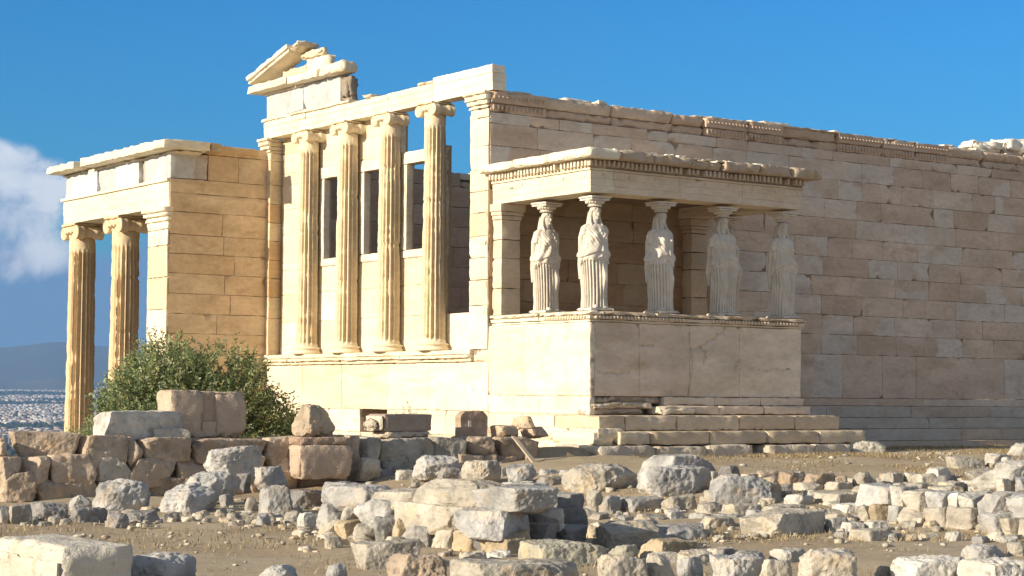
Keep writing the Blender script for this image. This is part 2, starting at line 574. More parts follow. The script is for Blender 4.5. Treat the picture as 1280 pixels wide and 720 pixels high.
# the city on the plain: a mass of pale blocks nobody could count, and its dark gardens
def plain_z(x, y):
    return gz(x, y)
def city():
    r = np.random.default_rng(4)
    n = 42000
    R0 = np.sqrt(r.uniform(4000**2, 12500**2, n))
    a = np.radians(r.uniform(10, 36, n))
    x, y = -23+R0*np.sin(a), -33+R0*np.cos(a)
    keep = fbm(np.stack([x, y, 0*x], 1)*0.0016, 3) > -0.12
    x, y, R0 = x[keep], y[keep], R0[keep]
    n = len(x)
    k = 1.0
    wx, wy, hz = r.uniform(7, 19, n)*k, r.uniform(7, 19, n)*k, r.uniform(5, 15, n)
    z = plain_z(x, y) - 12
    an = r.uniform(0, 1.57, n)
    base = np.array([[-.5, -.5, 0], [.5, -.5, 0], [.5, .5, 0], [-.5, .5, 0], [-.5, -.5, 1], [.5, -.5, 1], [.5, .5, 1], [-.5, .5, 1]])
    V = base[None]*np.stack([wx, wy, hz+12], 1)[:, None, :]
    c, s = np.cos(an)[:, None], np.sin(an)[:, None]
    V = np.stack([V[..., 0]*c - V[..., 1]*s + x[:, None], V[..., 0]*s + V[..., 1]*c + y[:, None], V[..., 2] + z[:, None]], -1)
    q = np.array([[0, 1, 5, 4], [1, 2, 6, 5], [2, 3, 7, 6], [3, 0, 4, 7], [4, 5, 6, 7]])
    F = (np.arange(n)*8)[:, None, None] + q[None]
    pal = np.array([[.78, .75, .70], [.62, .58, .52], [.80, .72, .60], [.45, .38, .32], [.70, .70, .70], [.55, .42, .33]])
    C = np.repeat(pal[r.integers(0, len(pal), n)]*r.uniform(.45, .95, (n, 1)), 8, 0)
    M = MB().add(V.reshape(-1, 3), [F.reshape(-1, 4)], C)
    tag(M.build('city', CITYM), 'hazy far-off city of pale blocks on the plain beyond the columns', 'city', kind='stuff')
    n = 24000
    R0 = np.sqrt(r.uniform(3000**2, 12000**2, n))
    a = np.radians(r.uniform(10, 36, n))
    x, y = -23+R0*np.sin(a), -33+R0*np.cos(a)
    keep = fbm(np.stack([x, y, 0*x], 1)*0.0016, 3) < r.uniform(-.2, .25, n)
    x, y = x[keep], y[keep]
    n = len(x)
    z = plain_z(x, y)
    M = MB()
    oc = np.array([[1, 0, .3], [0, 1, .35], [-1, 0, .3], [0, -1, .35], [.1, 0, 1.], [0, .1, -.3]])
    V = oc[None]*np.stack([r.uniform(6, 18, n), r.uniform(6, 18, n), r.uniform(9, 17, n)], 1)[:, None, :] + np.stack([x, y, z], 1)[:, None, :]
    t = np.array([[0, 1, 4], [1, 2, 4], [2, 3, 4], [3, 0, 4], [1, 0, 5], [2, 1, 5], [3, 2, 5], [0, 3, 5]])
    F = (np.arange(n)*6)[:, None, None] + t[None]
    M.add(V.reshape(-1, 3), [F.reshape(-1, 3)], (.045, .06, .03))
    tag(M.build('city_trees', CITYM), 'dark tree cover between the far-off city blocks', 'trees', kind='stuff')
city()

# ------------------------------------------------------------------ the temple
CREAM = [((.74, .65, .49), 5), ((.70, .60, .44), 3), ((.755, .675, .53), 2), ((.66, .54, .37), 1)]
SOUTH = [((.60, .465, .36), 6), ((.62, .49, .385), 5), ((.63, .525, .43), 4), ((.63, .55, .47), 2), ((.56, .425, .325), 2)]
BROWN = [((.68, .515, .33), 5), ((.70, .545, .36), 4), ((.63, .46, .285), 2)]
PORCHC = [((.74, .66, .51), 4), ((.70, .60, .46), 3)]
GREY = (.56, .55, .52)
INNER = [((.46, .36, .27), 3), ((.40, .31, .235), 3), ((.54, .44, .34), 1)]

temple = empty('temple', 'roofless cream marble temple with fluted west columns and a long shaded south wall', 'temple', (11, 5, -2.2))
TW = plane_T((0, 0, 0), (0, 1, 0), (-1, 0, 0))        # west front, s = y, facing west
TS = plane_T((0, 0, 0), (1, 0, 0), (0, -1, 0))        # south wall, s = x, facing south
TN = plane_T((0, 10.2, 0), (1, 0, 0), (0, -1, 0))     # inner face of north wall

# basement of the west front
M = MB()
ashlar(M, TW, 0.0, 10.2, [-4.4, -3.2, -2.45, -1.87, -1.33, -0.27], [1.7, 1.5, 1.6, 1.4, 2.0], CREAM, 21, holes=[(4.05, 5.27, -1.87, -1.33)], t=0.9, chip=0.6, jit=0.008, joint=.002, er=.010, ew=.025, res=.04)
for c_ in ([(9.0, -.27), (9.1, -.6), (9.0, -.9)], [(7.7, -.5), (7.75, -1.0)], [(6.6, -.55), (5.9, -.48), (5.3, -.62), (4.4, -.58)], [(5.2, -.8), (4.3, -.95)], [(1.2, -.27), (.9, -.8), (.95, -1.3)], [(3.4, -.7), (2.6, -.74), (2.0, -.6)], [(1.0, -.5), (.55, -.9)], [(2.2, -1.0), (2.25, -1.6)], [(6.8, -1.0), (6.3, -1.1), (6.2, -1.3)]):
    crack(M, 1, c_, (1, 0, 0), .02)
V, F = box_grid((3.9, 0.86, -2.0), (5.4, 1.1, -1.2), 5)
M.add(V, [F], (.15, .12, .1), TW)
part(M, 'basement_wall', MARBLE, temple)
# moulded course under the columns
M = MB()
for (s0, s1) in ((0.55, 3.3), (3.3, 6.1), (6.1, 8.6), (8.6, 10.35)):
    rbox(M, (s0+.004, -0.10, -0.10), (s1-.004, 0.5, 0.0), (.74, .65, .49), TW, .1, .03, .012)
    rbox(M, (s0+.004, -0.17, -0.19), (s1-.004, 0.5, -0.105), (.74, .64, .47), TW, .1, .04, .03, chips=1, chipsize=(.06, .15))
    rbox(M, (s0+.004, -0.07, -0.262), (s1-.004, 0.5, -0.195), (.70, .60, .44), TW, .1, .03, .012)
rbox(M, (0.02, 0.0, -0.262), (0.55, 0.5, 0.0), (.72, .62, .46), TW, .08, .06, .05, chips=3, chipsize=(.1, .25))
part(M, 'base_moulding', MARBLE, temple)

# wall between the columns with its three windows
TWr = plane_T((0.38, 0, 0), (0, 1, 0), (-1, 0, 0))
M = MB()
holes = [(2.70, 3.90, 2.38, 4.38), (4.61, 5.81, 2.38, 4.38), (6.53, 7.73, 2.38, 4.38), (0.69, 2.34, 0.84, 9), (2.34, 4.2, 4.68, 9)]
ashlar(M, TWr, 0.65, 9.9, [0.0, 0.84, 1.55, 2.18, 2.38, 3.1, 3.75, 4.38, 4.68, 5.2, 5.62], 1.9, CREAM, 22, holes, t=0.20, chip=0.12, joint=0.0015, jit=0.003, er=0.006, ew=.02, res=.045)
for c_ in ([(9.3, 1.0), (9.2, 1.3)], [(7.3, .9), (7.0, 1.0)], [(5.4, 1.2), (5.0, 1.25)], [(3.4, 1.5), (2.9, 1.4)], [(6.9, 5.0), (6.9, 5.2), (6.7, 5.2)], [(3.2, .6), (3.0, .9)]):
    crack(M, 1, c_, (1, 0, 0), .02)
part(M, 'west_wall', MARBLE, temple)
# window frames
for yc in (3.30, 5.21, 7.13):
    M = MB()
    h = 0.60
    rbox(M, (yc-h-.16, -0.035, 2.19), (yc+h+.16, 0.25, 2.375), (.78, .71, .57), TWr, .12, .03, .015)
    rbox(M, (yc-h-.15, -0.03, 2.38), (yc-h+.02, 0.15, 4.375), (.76, .69, .55), TWr, .12, .03, .012)
    rbox(M, (yc+h-.02, -0.03, 2.38), (yc+h+.15, 0.15, 4.375), (.76, .69, .55), TWr, .12, .03, .012)
    rbox(M, (yc-h-.2, -0.04, 4.38), (yc+h+.2, 0.25, 4.66), (.76, .68, .53), TWr, .12, .03, .015)
    part(M, 'window_frame', MARBLE, temple)

def corner_pier(name, y0, y1, xw, seed, pal, capital_rag):
    M = MB()
    r = np.random.default_rng(seed)
    zs = [0.0, 0.95, 1.5, 1.98, 2.45, 2.95, 3.42, 3.9, 4.4, 5.02]
    for k in range(len(zs)-1):
        c = pick(r, pal)
        ch = int(r.random() < .5)
        rbox(M, (y0-.006, -.035, zs[k]+.002), (y1, .008, zs[k+1]-.002), c, TW, .09, .03, .010, chips=ch, chipsize=(.05, .12), front=0)
        rbox(M, (y0+.16, .01, zs[k]+.002), (y1, xw, zs[k+1]-.002), c, TW, .12, .03, .010)
    b = (.74, .65, .49)
    for (a, zz0, zz1) in ((.012, 5.02, 5.22), (.04, 5.225, 5.30), (.07, 5.305, 5.40), (.11, 5.405, 5.52), (.14, 5.525, 5.605)):
        rbox(M, (y0-.006-a*.2, -a-.03, zz0), (y1+a, .006, zz1), b, TW, .06, .03, .03, chips=capital_rag, chipsize=(.04, .12))
        rbox(M, (y0+.16, .008, zz0), (y1+a, xw, zz1), b, TW, .12, .03, .01)
    return part(M, name, MARBLE, temple)
corner_pier('corner_pier', 0.012, 0.70, 0.62, 31, CREAM, 2)
corner_pier('corner_pier', 9.82, 10.2, 0.5, 32, [((.72, .60, .42), 3), ((.62, .45, .27), 2)], 0)

def fluted_column(T, H, rb, rt, col, seed, nfl=22, drums=(), base=True, cap_front=(1,), capscale=1.0, worn=0.012):
    """shaft, base and ionic capital as three builders; local z up from the column's foot"""
    r = np.random.default_rng(seed)
    sh, ba, ca = MB(), MB(), MB()
    hb = 0.62*rb*1.0 if base else 0.02
    hc = 0.72*rb*2*0.62*capscale
    z0, z1 = hb, H-hc
    nz = 90
    per = 6
    zz = np.linspace(z0, z1, nz)
    th = np.linspace(0, 2*np.pi, nfl*per, endpoint=False)
    A, Zz = np.meshgrid(th, zz, indexing='ij')
    t = (Zz-z0)/(z1-z0)
    R0 = rb + (rt-rb)*(t**1.25)
    R0 = R0*(1 + 0.08*np.exp(-((Zz-z0)/0.06)**2))
    ph = (A*nfl/(2*np.pi)) % 1.0
    fl = np.sqrt(np.clip(1-((ph-0.5)/0.42)**2, 0, 1))
    fade = sstep(z1-0.30*(H/5.6), z1-0.36*(H/5.6), Zz)*sstep(z0+0.05, z0+0.12, Zz)
    P = np.stack([(np.cos(A)*R0).ravel(), (np.sin(A)*R0).ravel(), Zz.ravel()], 1)
    W0 = T(P)
    n1 = fbm(W0*2.1+seed, 4, 0.6).reshape(A.shape)
    n2 = fbm(W0*7.5+seed*2, 3, 0.6).reshape(A.shape)
    wear = np.clip(n1-0.15, 0, 1)
    R1 = R0 - 0.25*rb*fl*fade*(1-0.5*sstep(0.2, 0.7, n1)) - worn*wear*2.2 - worn*0.7*np.clip(n2, 0, 1)
    for dz in drums:
        k = z0+(z1-z0)*dz
        R1 = R1 - 0.022*np.exp(-((Zz-k)/0.022)**2)*(1+n2)
    P = np.stack([(np.cos(A)*R1).ravel(), (np.sin(A)*R1).ravel(), Zz.ravel()], 1)
    c = np.array(col)
    C = vary(W0, c, 0.10, 1.0, (1, 1, 0.5))
    dirt = (fl*fade).ravel()[:, None]
    C = C*(1-0.19*dirt*np.array([0.5, 0.9, 1.4]))  # flute hollows tinted darker: dirt plus painted shade
    sh.add(P, [grid_faces(len(th), nz, 0, True), np.array([[k*nz+nz-1 for k in range(len(th))]])], C, T)
    if base:
        pr = [(0.001, 0), (rb*1.30, 0), (rb*1.34, .04*rb), (rb*1.35, .14*rb), (rb*1.30, .24*rb), (rb*1.22, .27*rb), (rb*1.19, .34*rb), (rb*1.19, .40*rb), (rb*1.26, .43*rb), (rb*1.30, .50*rb), (rb*1.26, .57*rb), (rb*1.12, .60*rb), (rb*1.08, .66*rb)]
        lathe(ba, pr, np.array(col)*1.02, T, 40)
    # capital
    zc = z1
    k = rb*capscale
    lathe(ca, [(rt*1.0, zc-.02), (rt*1.06, zc), (rt*1.04, zc+.10*k), (rt*1.12, zc+.16*k), (rt*1.30, zc+.30*k), (rt*1.36, zc+.42*k), (rt*1.1, zc+.46*k), (0.001, zc+.46*k)], col, T, 40)
    for i in range(22):     # egg row
        a = 2*np.pi*i/22
        ellipsoid(ca, (math.cos(a)*rt*1.27, math.sin(a)*rt*1.27, zc+.27*k), (.12*k, .12*k, .13*k), np.array(col)*.98, T, 8, 6)
    rbox(ca, (-1.06*k, -.93*k, zc+.44*k), (1.06*k, .93*k, zc+.74*k), col, T, .05, .05, .03, .01, chips=2, chipsize=(.04, .12))
    rbox(ca, (-1.12*k, -1.1*k, zc+.735*k), (1.12*k, 1.1*k, H), col, T, .06, .03, .02, chips=1, chipsize=(.04, .1))
    Rv = .47*k
    for sx in (-1, 1):
        cx, cz = sx*1.0*k, zc+.27*k
        # bolster with its hollowed middle
        yy = np.linspace(-0.95*k, 0.95*k, 17)
        th2 = np.linspace(0, 2*np.pi, 26, endpoint=False)
        rr = Rv*(1-0.30*np.exp(-(yy/(.42*k))**2) + 0.05*np.cos(yy/k*14))
        A2, I2 = np.meshgrid(th2, np.arange(17), indexing='ij')
        Pb = np.stack([cx+np.cos(A2)*rr[I2], yy[I2], cz+np.sin(A2)*rr[I2]], -1).reshape(-1, 3)
        ca.add(Pb, [grid_faces(26, 17, 0, True)[:, ::-1]], vary(T(Pb), col, .1), T)
        for sy in (-1, 1):
            q = np.linspace(0.0, 1, 14)
            th3 = np.linspace(0, 2*np.pi, 40, endpoint=False)
            A3, Q3 = np.meshgrid(th3, q, indexing='ij')
            sp = np.cos(2*np.pi*(Q3*2.6 + sx*sy*A3/(2*np.pi)))
            hgt = .05*k*sp*np.clip(Q3*6, 0, 1) + .06*k*(Q3 < .1)
            Pd = np.stack([cx+np.cos(A3)*Q3*Rv, sy*(0.95*k+hgt), cz+np.sin(A3)*Q3*Rv], -1).reshape(-1, 3)
            fd = grid_faces(40, 14, 0, True)
            ca.add(Pd, [fd if sy > 0 else fd[:, ::-1]], col, T)
    return sh, ba, ca
def T_at(x, y, z, rz=0.0):
    c, s = math.cos(rz), math.sin(rz)
    O = np.array([x, y, z])
    Rm = np.array([[c, s, 0], [-s, c, 0], [0, 0, 1.0]])
    return lambda V: V @ Rm + O
for i in range(4):
    T = T_at(0.12, 2.338+1.917*i, 0, -math.pi/2)
    sh, ba, ca = fluted_column(T, 5.60, 0.285, 0.245, (.75, .65, .47), 40+i, 16, drums=[(.17, .62), (.45, .8), (.3, .7), (.36, .55)][i], capscale=1.0)
    o = part(sh, 'column', MARBLE, temple)
    part(ba, 'base', MARBLE, o)
    part(ca, 'capital', MARBLE, o)

# architrave over the west columns
M = MB()
arch = [(-0.06, 2.30, 6.17), (2.305, 4.2, 6.05), (4.205, 6.15, 6.045), (6.155, 8.1, 6.05), (8.105, 10.28, 6.06)]
for k, (a, b, zt) in enumerate(arch):
    c = (.75, .67, .51) if k else (.80, .74, .60)
    h = (zt-5.61)
    rbox(M, (a, 0.02, 5.612), (b, 0.38, 5.612+h*.33), c, TW, .1, .02, .0015, .004)
    rbox(M, (a, 0.010, 5.612+h*.33+.0005), (b, 0.38, 5.612+h*.66), c, TW, .1, .02, .0015, .004)
    rbox(M, (a, 0.0, 5.612+h*.66+.0005), (b, 0.36, zt), c, TW, .1, .03, .012, .005, chips=2 if k else 1, chipsize=(.05, .18))
part(M, 'architrave', MARBLE, temple)
M = MB()
rbox(M, (2.3, -0.03, 6.05), (3.0, 0.34, 6.12), (.72, .62, .46), TW, .08, .05, .05, chips=2)
rbox(M, (5.0, -0.02, 6.05), (5.35, 0.34, 6.16), (.70, .60, .44), TW, .08, .05, .05, chips=2)
rbox(M, (5.9, -0.06, 6.05), (10.33, 0.36, 6.14), (.74, .66, .50), TW, .1, .05, .03, chips=2)
part(M, 'architrave_crown', MARBLE, temple)
# grey frieze and the corner of the gable
M = MB()
rbox(M, (8.3, 0.04, 6.145), (10.22, 0.34, 6.80), (.47, .48, .49), TW, .1, .03, .015)
rbox(M, (6.45, 0.04, 6.145), (8.295, 0.34, 6.80), (.49, .50, .505), TW, .1, .03, .015, chips=1)
part(M, 'frieze', LIME, temple)
M = MB()
rbox(M, (6.0, 0.0, 6.145), (6.44, 0.33, 6.74), (.30, .25, .20), TW, .06, .10, .10, .03, chips=4, chipsize=(.1, .3))
part(M, 'frieze_core', LIME, temple)
M = MB()
rbox(M, (8.6, -0.30, 6.805), (10.66, 0.36, 7.02), (.74, .66, .50), TW, .1, .05, .03, chips=1)
rbox(M, (7.1, -0.27, 6.805), (8.595, 0.36, 7.02), (.75, .68, .53), TW, .1, .05, .03, chips=2)
rbox(M, (5.95, -0.22, 6.80), (7.09, 0.28, 7.07), (.70, .62, .48), TW, .06, .06, .05, .018, chips=6, chipsize=(.1, .28))
rbox(M, (8.2, -0.02, 6.74), (10.3, 0.1, 6.81), (.70, .62, .48), TW, .1, .03, .02)
part(M, 'cornice', MARBLE, temple)
def sloped(T, y_lo, z_lo, y_hi, z_hi):
    """local (s along slope, depth, height above slope)"""
    L = math.hypot(y_hi-y_lo, z_hi-z_lo)
    cy, cz = (y_hi-y_lo)/L, (z_hi-z_lo)/L
    sg = 1 if cy > 0 else -1
    return lambda V: T(np.stack([y_lo + V[:, 0]*cy - sg*V[:, 2]*cz, V[:, 1], z_lo + V[:, 0]*cz + sg*V[:, 2]*cy], 1)), L
Tk, Lk = sloped(TW, 10.64, 7.03, 8.45, 7.62)
M = MB()
rbox(M, (0.0, -0.30, 0.0), (Lk, 0.36, 0.08), (.74, .67, .52), Tk, .1, .04, .03)
rbox(M, (0.05, -0.36, 0.085), (Lk+.02, 0.36, 0.21), (.78, .71, .57), Tk, .1, .04, .03, chips=2)
rbox(M, (Lk-.02, -0.30, -0.02), (Lk+.5, 0.34, 0.14), (.62, .53, .40), Tk, .06, .08, .08, .02, chips=3)
part(M, 'raking_cornice', MARBLE, temple)
M = MB()
TR = TW
rbox(M, (7.15, 0.05, 7.03), (8.2, 0.32, 7.42), (.74, .67, .53), TW, .08, .06, .05, .01, chips=2, chipsize=(.2, .4))
rbox(M, (8.205, 0.05, 7.03), (9.4, 0.32, 7.30), (.70, .58, .40), TW, .08, .06, .05, .01, chips=1, chipsize=(.2, .4))
rbox(M, (7.35, 0.0, 7.42), (8.5, 0.30, 7.62), (.68, .58, .42), TW, .06, .10, .08, .02, chips=3, chipsize=(.1, .3))
part(M, 'gable_block', MARBLE, temple)

# long south wall
zs = [-0.985, 0.09, 0.58, 1.06, 1.54, 2.02, 2.49, 2.97, 3.45, 3.93, 4.41, 4.89, 5.13]
M = MB()
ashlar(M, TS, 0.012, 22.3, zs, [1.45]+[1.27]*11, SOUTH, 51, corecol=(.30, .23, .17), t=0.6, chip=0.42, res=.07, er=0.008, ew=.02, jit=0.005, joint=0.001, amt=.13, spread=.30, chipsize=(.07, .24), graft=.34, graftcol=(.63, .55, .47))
# under the porch roof the blocks are darkened: painted porch shade plus brown crust
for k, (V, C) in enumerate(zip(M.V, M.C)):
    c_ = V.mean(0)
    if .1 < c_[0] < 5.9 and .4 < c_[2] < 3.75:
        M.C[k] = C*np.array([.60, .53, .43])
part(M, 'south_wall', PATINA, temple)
# carved band along its top
M = MB()
r = np.random.default_rng(52)
x = 0.02
while x < 22.3:
    L = r.uniform(0.9, 1.9)
    x1 = min(22.3, x+L)
    broken = r.random() < 0.55 and x > 1.5
    rbox(M, (x, 0.0 if not broken else .05, 5.135), (x1-.006, 0.6, 5.335), pick(r, [((.56, .42, .31), 3), ((.58, .46, .35), 2)]), TS, .05, .05, .035 if broken else .015, .006, chips=6 if broken else 1, chipsize=(.06, .25), front=0)
    rbox(M, (x, -0.035 if not broken else 0.02, 5.34), (x1-.006, 0.6, 5.60-r.uniform(0, .03)), pick(r, [((.56, .42, .31), 3), ((.60, .48, .37), 2)]), TS, .05, .05, .035 if broken else .015, .007, chips=8 if broken else 2, chipsize=(.06, .24), front=0)
    if not broken:
        for k in range(int((x1-x)/.11)):
            ellipsoid(M, (x+.07+k*.11, -0.005, 5.24), (.035, .035, .075), (.54, .41, .3), TS, 6, 5)
            ellipsoid(M, (x+.07+k*.11, -0.04, 5.46), (.03, .03, .04), (.54, .41, .3), TS, 6, 5)
    x = x1
part(M, 'carved_band', PATINA, temple)
x = 0.3
while x < 22.2:
    L = r.uniform(0.15, 0.9)
    M = MB()
    rbox(M, (x, 0.02+r.uniform(0, .1), 5.575), (x+L, 0.55, 5.60+r.uniform(.0, .085)), (.74, .68, .56), TS, .06, .06, .06, .015, chips=2, chipsize=(.05, .2))
    part(M, 'coping_fragment', MARBLE, temple)
    x += L + r.uniform(0.0, .8)
M = MB()
rbox(M, (6.3, -.03, 5.56), (13.5, .5, 5.615), (.60, .50, .38), TS, .1, .06, .05, .012, chips=4)
part(M, 'broken_coping', MARBLE, temple)
for (a, b, h) in ((15.9, 17.15, .34), (17.2, 18.6, .50), (18.7, 20.2, .42)):
    M = MB()
    rbox(M, (a, 0.25, 5.60), (b, .95, 5.60+h), (.80, .75, .65), TS, .07, .18, .16, .03, chips=3, chipsize=(.2, .45), seed=int(a*10))
    part(M, 'coping_block', MARBLE, temple)
# mouldings and steps along the foot of the south wall
M = MB()
r = np.random.default_rng(53)
def run(M, x0, x1, d0, z0, z1, L, pal, ew=.03, er=.015, chips=.3, dback=.3):
    x = x0
    while x < x1-.3:
        xe = min(x1, x+L*r.uniform(.8, 1.2))
        rbox(M, (x+.003, d0, z0), (xe-.003, dback, z1), pick(r, pal), TS, .12, ew, er, chips=int(r.random() < chips), chipsize=(.06, .16), front=0)
        x = xe
run(M, 6.0, 22.4, -0.06, -1.17, -0.99, 3.8, SOUTH, er=.008)
part(M, 'wall_moulding', PATINA, temple)
GREYST = [((.50, .42, .34), 3), ((.51, .455, .39), 2)]
for k, (d, za, zb) in enumerate(((-0.12, -1.46, -1.175), (-0.42, -1.73, -1.465), (-0.72, -2.02, -1.735), (-1.0, -2.4, -2.025))):
    M = MB()
    run(M, 6.0, 22.4+.2*k, d, za, zb, 3.6, GREYST, er=.008)
    part(M, 'step', PATINA, temple)

# north wall seen from inside, east end
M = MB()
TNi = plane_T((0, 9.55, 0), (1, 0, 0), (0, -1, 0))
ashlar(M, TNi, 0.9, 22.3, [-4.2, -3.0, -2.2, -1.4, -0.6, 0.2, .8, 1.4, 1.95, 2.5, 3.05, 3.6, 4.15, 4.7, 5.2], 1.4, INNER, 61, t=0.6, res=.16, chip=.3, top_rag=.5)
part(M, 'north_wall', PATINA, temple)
M = MB()
TE = plane_T((22.3, 0, 0), (0, 1, 0), (1, 0, 0))
ashlar(M, TE, 0.0, 10.2, [-2.3, -1.2, -.2, .6, 1.4, 2.2, 3.0, 3.8, 4.4, 5.0, 5.5], 1.5, SOUTH, 62, t=0.6, res=.2, chip=.3, top_rag=.4)
part(M, 'east_wall', PATINA, temple)
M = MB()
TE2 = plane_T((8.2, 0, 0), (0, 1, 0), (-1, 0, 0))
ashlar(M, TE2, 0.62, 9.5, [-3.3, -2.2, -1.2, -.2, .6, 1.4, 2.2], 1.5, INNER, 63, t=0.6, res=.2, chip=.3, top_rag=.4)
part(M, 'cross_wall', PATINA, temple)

# ------------------------------------------------------------------ north porch
nporch = empty('north_porch', 'columned porch at far left of the temple with ochre side wall and grey frieze', 'porch', (2.4, 13.2, -4.1))
NX, NY0, NY1, EX = -2.77, 9.97, 16.72, 7.6
TNW = plane_T((NX, 0, 0), (0, 1, 0), (-1, 0, 0))
TNS = plane_T((0, NY0, 0), (1, 0, 0), (0, -1, 0))
M = MB()
ashlar(M, TNS, NX+.010, 0.0, [-4.3, -3.2, -2.5, -2.0, -1.5, -1.0, -0.5, 0.0, .5, 1.0, 1.5, 2.0, 2.5, 2.98, 3.55], 1.6, BROWN, 71, t=0.6, chip=.45, res=.07, chipsize=(.07, .22), jit=.006, amt=.12, spread=.25)
ashlar(M, TNS, NX+.012, 0.0, [3.55, 4.02, 4.38], 2.2, BROWN, 72, t=0.6, chip=.2, amt=.2)
ashlar(M, TNS, -1.72, -0.0, [4.38, 5.03], .95, BROWN, 73, t=0.6, chip=.2)
ashlar(M, TNS, -1.15, -0.0, [5.035, 5.33], 1.2, BROWN, 74, t=0.6, chip=.3, top_rag=.05)
rbox(M, (-1.75, -.02, 5.03), (-.3, .5, 5.30), (.58, .40, .21), TNS, .08, .05, .04, chips=2)
part(M, 'side_wall', OCHRE, nporch)
M = MB()
r = np.random.default_rng(75)
zs = [-4.3, -3.3, -2.3, -1.3, -.5, .3, 1.1, 1.9, 2.7, 3.10]
for k in range(len(zs)-1):
    c = pick(r, CREAM)
    rbox(M, (9.962, -.045, zs[k]+.003), (11.10, .006, zs[k+1]-.003), c, TNW, .1, .03, .012)
    rbox(M, (10.6, .01, zs[k]+.003), (11.10, .75, zs[k+1]-.003), c, TNW, .1, .03, .012)
for (a, z0, z1) in ((.03, 3.10, 3.30), (.07, 3.303, 3.42), (.12, 3.423, 3.53), (.16, 3.533, 3.655)):
    rbox(M, (9.952-a*.3, -a-.03, z0), (11.10+a, .09, z1), (.75, .67, .52), TNW, .06, .03, .03)
part(M, 'corner_pier', MARBLE, nporch)
for (x, y, s) in ((-2.37, 13.43, 1), (-2.37, 16.29, 2), (0.75, 16.29, 3), (3.87, 16.29, 4), (6.99, 16.29, 5), (6.99, 13.43, 6)):
    T = T_at(x, y, -3.98, -math.pi/2)
    sh, ba, ca = fluted_column(T, 7.64, 0.41, 0.36, (.70, .57, .38), 80+s, 18, drums=[(.40, .62, .82), (.38, .60, .86), (.3, .6), (.4, .7), (.3, .6), (.4, .7)][s-1], worn=.014, capscale=.98)
    o = part(sh, 'column', MARBLE, nporch)
    part(ba, 'base', MARBLE, o)
    part(ca, 'capital', MARBLE, o)
def ring_beam(M, x0, x1, y0, y1, wdt, z0, z1, col, out=0.0, **kw):
    """three beams: west, north, east sides of the porch"""
    rbox(M, (x0-out, y0, z0), (x0+wdt, y1+out, z1), col, None, **kw)
    rbox(M, (x0+wdt+.002, y1-wdt, z0), (x1-wdt-.002, y1+out, z1), col, None, **kw)
    rbox(M, (x1-wdt, y0+.7, z0), (x1+out, y1+out, z1), col, None, **kw)
M = MB()
for k, (z0, z1, o_) in enumerate(((3.665, 3.89, 0), (3.8905, 4.11, .006), (4.1105, 4.30, .012), (4.303, 4.375, .075))):
    ring_beam(M, NX, EX, NY0+.028-(.004*k), NY1-.02, .76-.004*k, z0, z1, (.76, .69, .53), o_, res=.12, ew=.02, er=.002, rough=.004)
part(M, 'architrave', MARBLE, nporch)
M = MB()
fz0, fz1 = 4.38, 5.03
for (a, b, c, d) in ((9.96, 10.75, (.52, .53, .535), 0), (10.75, 11.55, (.49, .50, .505), .02), (11.65, 11.85, (.40, .35, .29), .12), (11.85, 13.3, (.58, .585, .585), 0.01), (13.3, 14.45, (.46, .47, .475), .03), (14.46, 16.35, (.60, .605, .605), 0), (16.35, 16.70, (.60, .58, .54), .04)):
    rbox(M, (a+.004, d, fz0), (b-.004, .7, fz1), c, TNW, .1, .03, .02, chips=int(d > .01), chipsize=(.08, .3), front=0)
rbox(M, (NX+.01, 0.004, fz0), (-1.725, .7, fz1), (.50, .45, .40), TNS, .1, .03, .02)
rbox(M, (NX+.72, 16.0, fz0), (EX, 16.69, fz1), (.6, .58, .54), None, .3, .03, .02)
rbox(M, (EX-.72, 10.7, fz0), (EX, 15.99, fz1), (.6, .58, .54), None, .3, .03, .02)
part(M, 'frieze', LIME, nporch)
M = MB()
r = np.random.default_rng(77)
for (a, b, z0, z1, o_) in ((9.50, 12.6, 5.06, 5.30, .40), (12.61, 14.7, 5.06, 5.30, .40), (14.72, 15.1, 5.10, 5.24, .22), (15.1, 17.05, 5.06, 5.27, .42)):
    rbox(M, (NX-o_, a, z0), (NX+.9, b, z1), (.76, .69, .53), None, .1, .05, .035, chips=3 if o_ < .41 else 2, chipsize=(.1, .28), seed=int(a*7))
rbox(M, (NX-.02, 9.62, 4.985), (NX+.8, 16.9, 5.058), (.70, .62, .47), None, .12, .05, .04, chips=3)
rbox(M, (NX+.902, 9.52, 5.062), (-1.55, 10.3, 5.295), (.50, .37, .23), None, .1, .05, .03, chips=1)
rbox(M, (NX+.902, 16.1, 5.06), (EX+.4, 17.05, 5.28), (.72, .64, .5), None, .25, .05, .03)
rbox(M, (EX-.8, 10.7, 5.06), (EX+.4, 16.09, 5.28), (.72, .64, .5), None, .25, .05, .03)
part(M, 'cornice', MARBLE, nporch)
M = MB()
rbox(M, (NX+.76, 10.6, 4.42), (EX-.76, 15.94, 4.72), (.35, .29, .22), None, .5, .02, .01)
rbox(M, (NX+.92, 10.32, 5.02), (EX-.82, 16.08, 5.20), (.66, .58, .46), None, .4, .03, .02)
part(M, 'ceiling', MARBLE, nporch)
M = MB()
for k in range(3):
    rbox(M, (NX-.35-.35*k, 11.2, -4.02-.22*(k+1)), (EX+.35+.35*k, NY1+.3+.35*k, -4.0-.22*k), (.66, .6, .5), None, .4, .03, .02)
part(M, 'steps', MARBLE, nporch)
M = MB()
ashlar(M, plane_T((0, 11.2, 0), (1, 0, 0), (0, -1, 0)), 0.0, EX-.1, [-4.2, -3, -2, -1, 0, 1, 2, 3, 4.38, 5.0], 1.6, BROWN, 79, t=.6, res=.3)
part(M, 'back_wall', OCHRE, nporch)

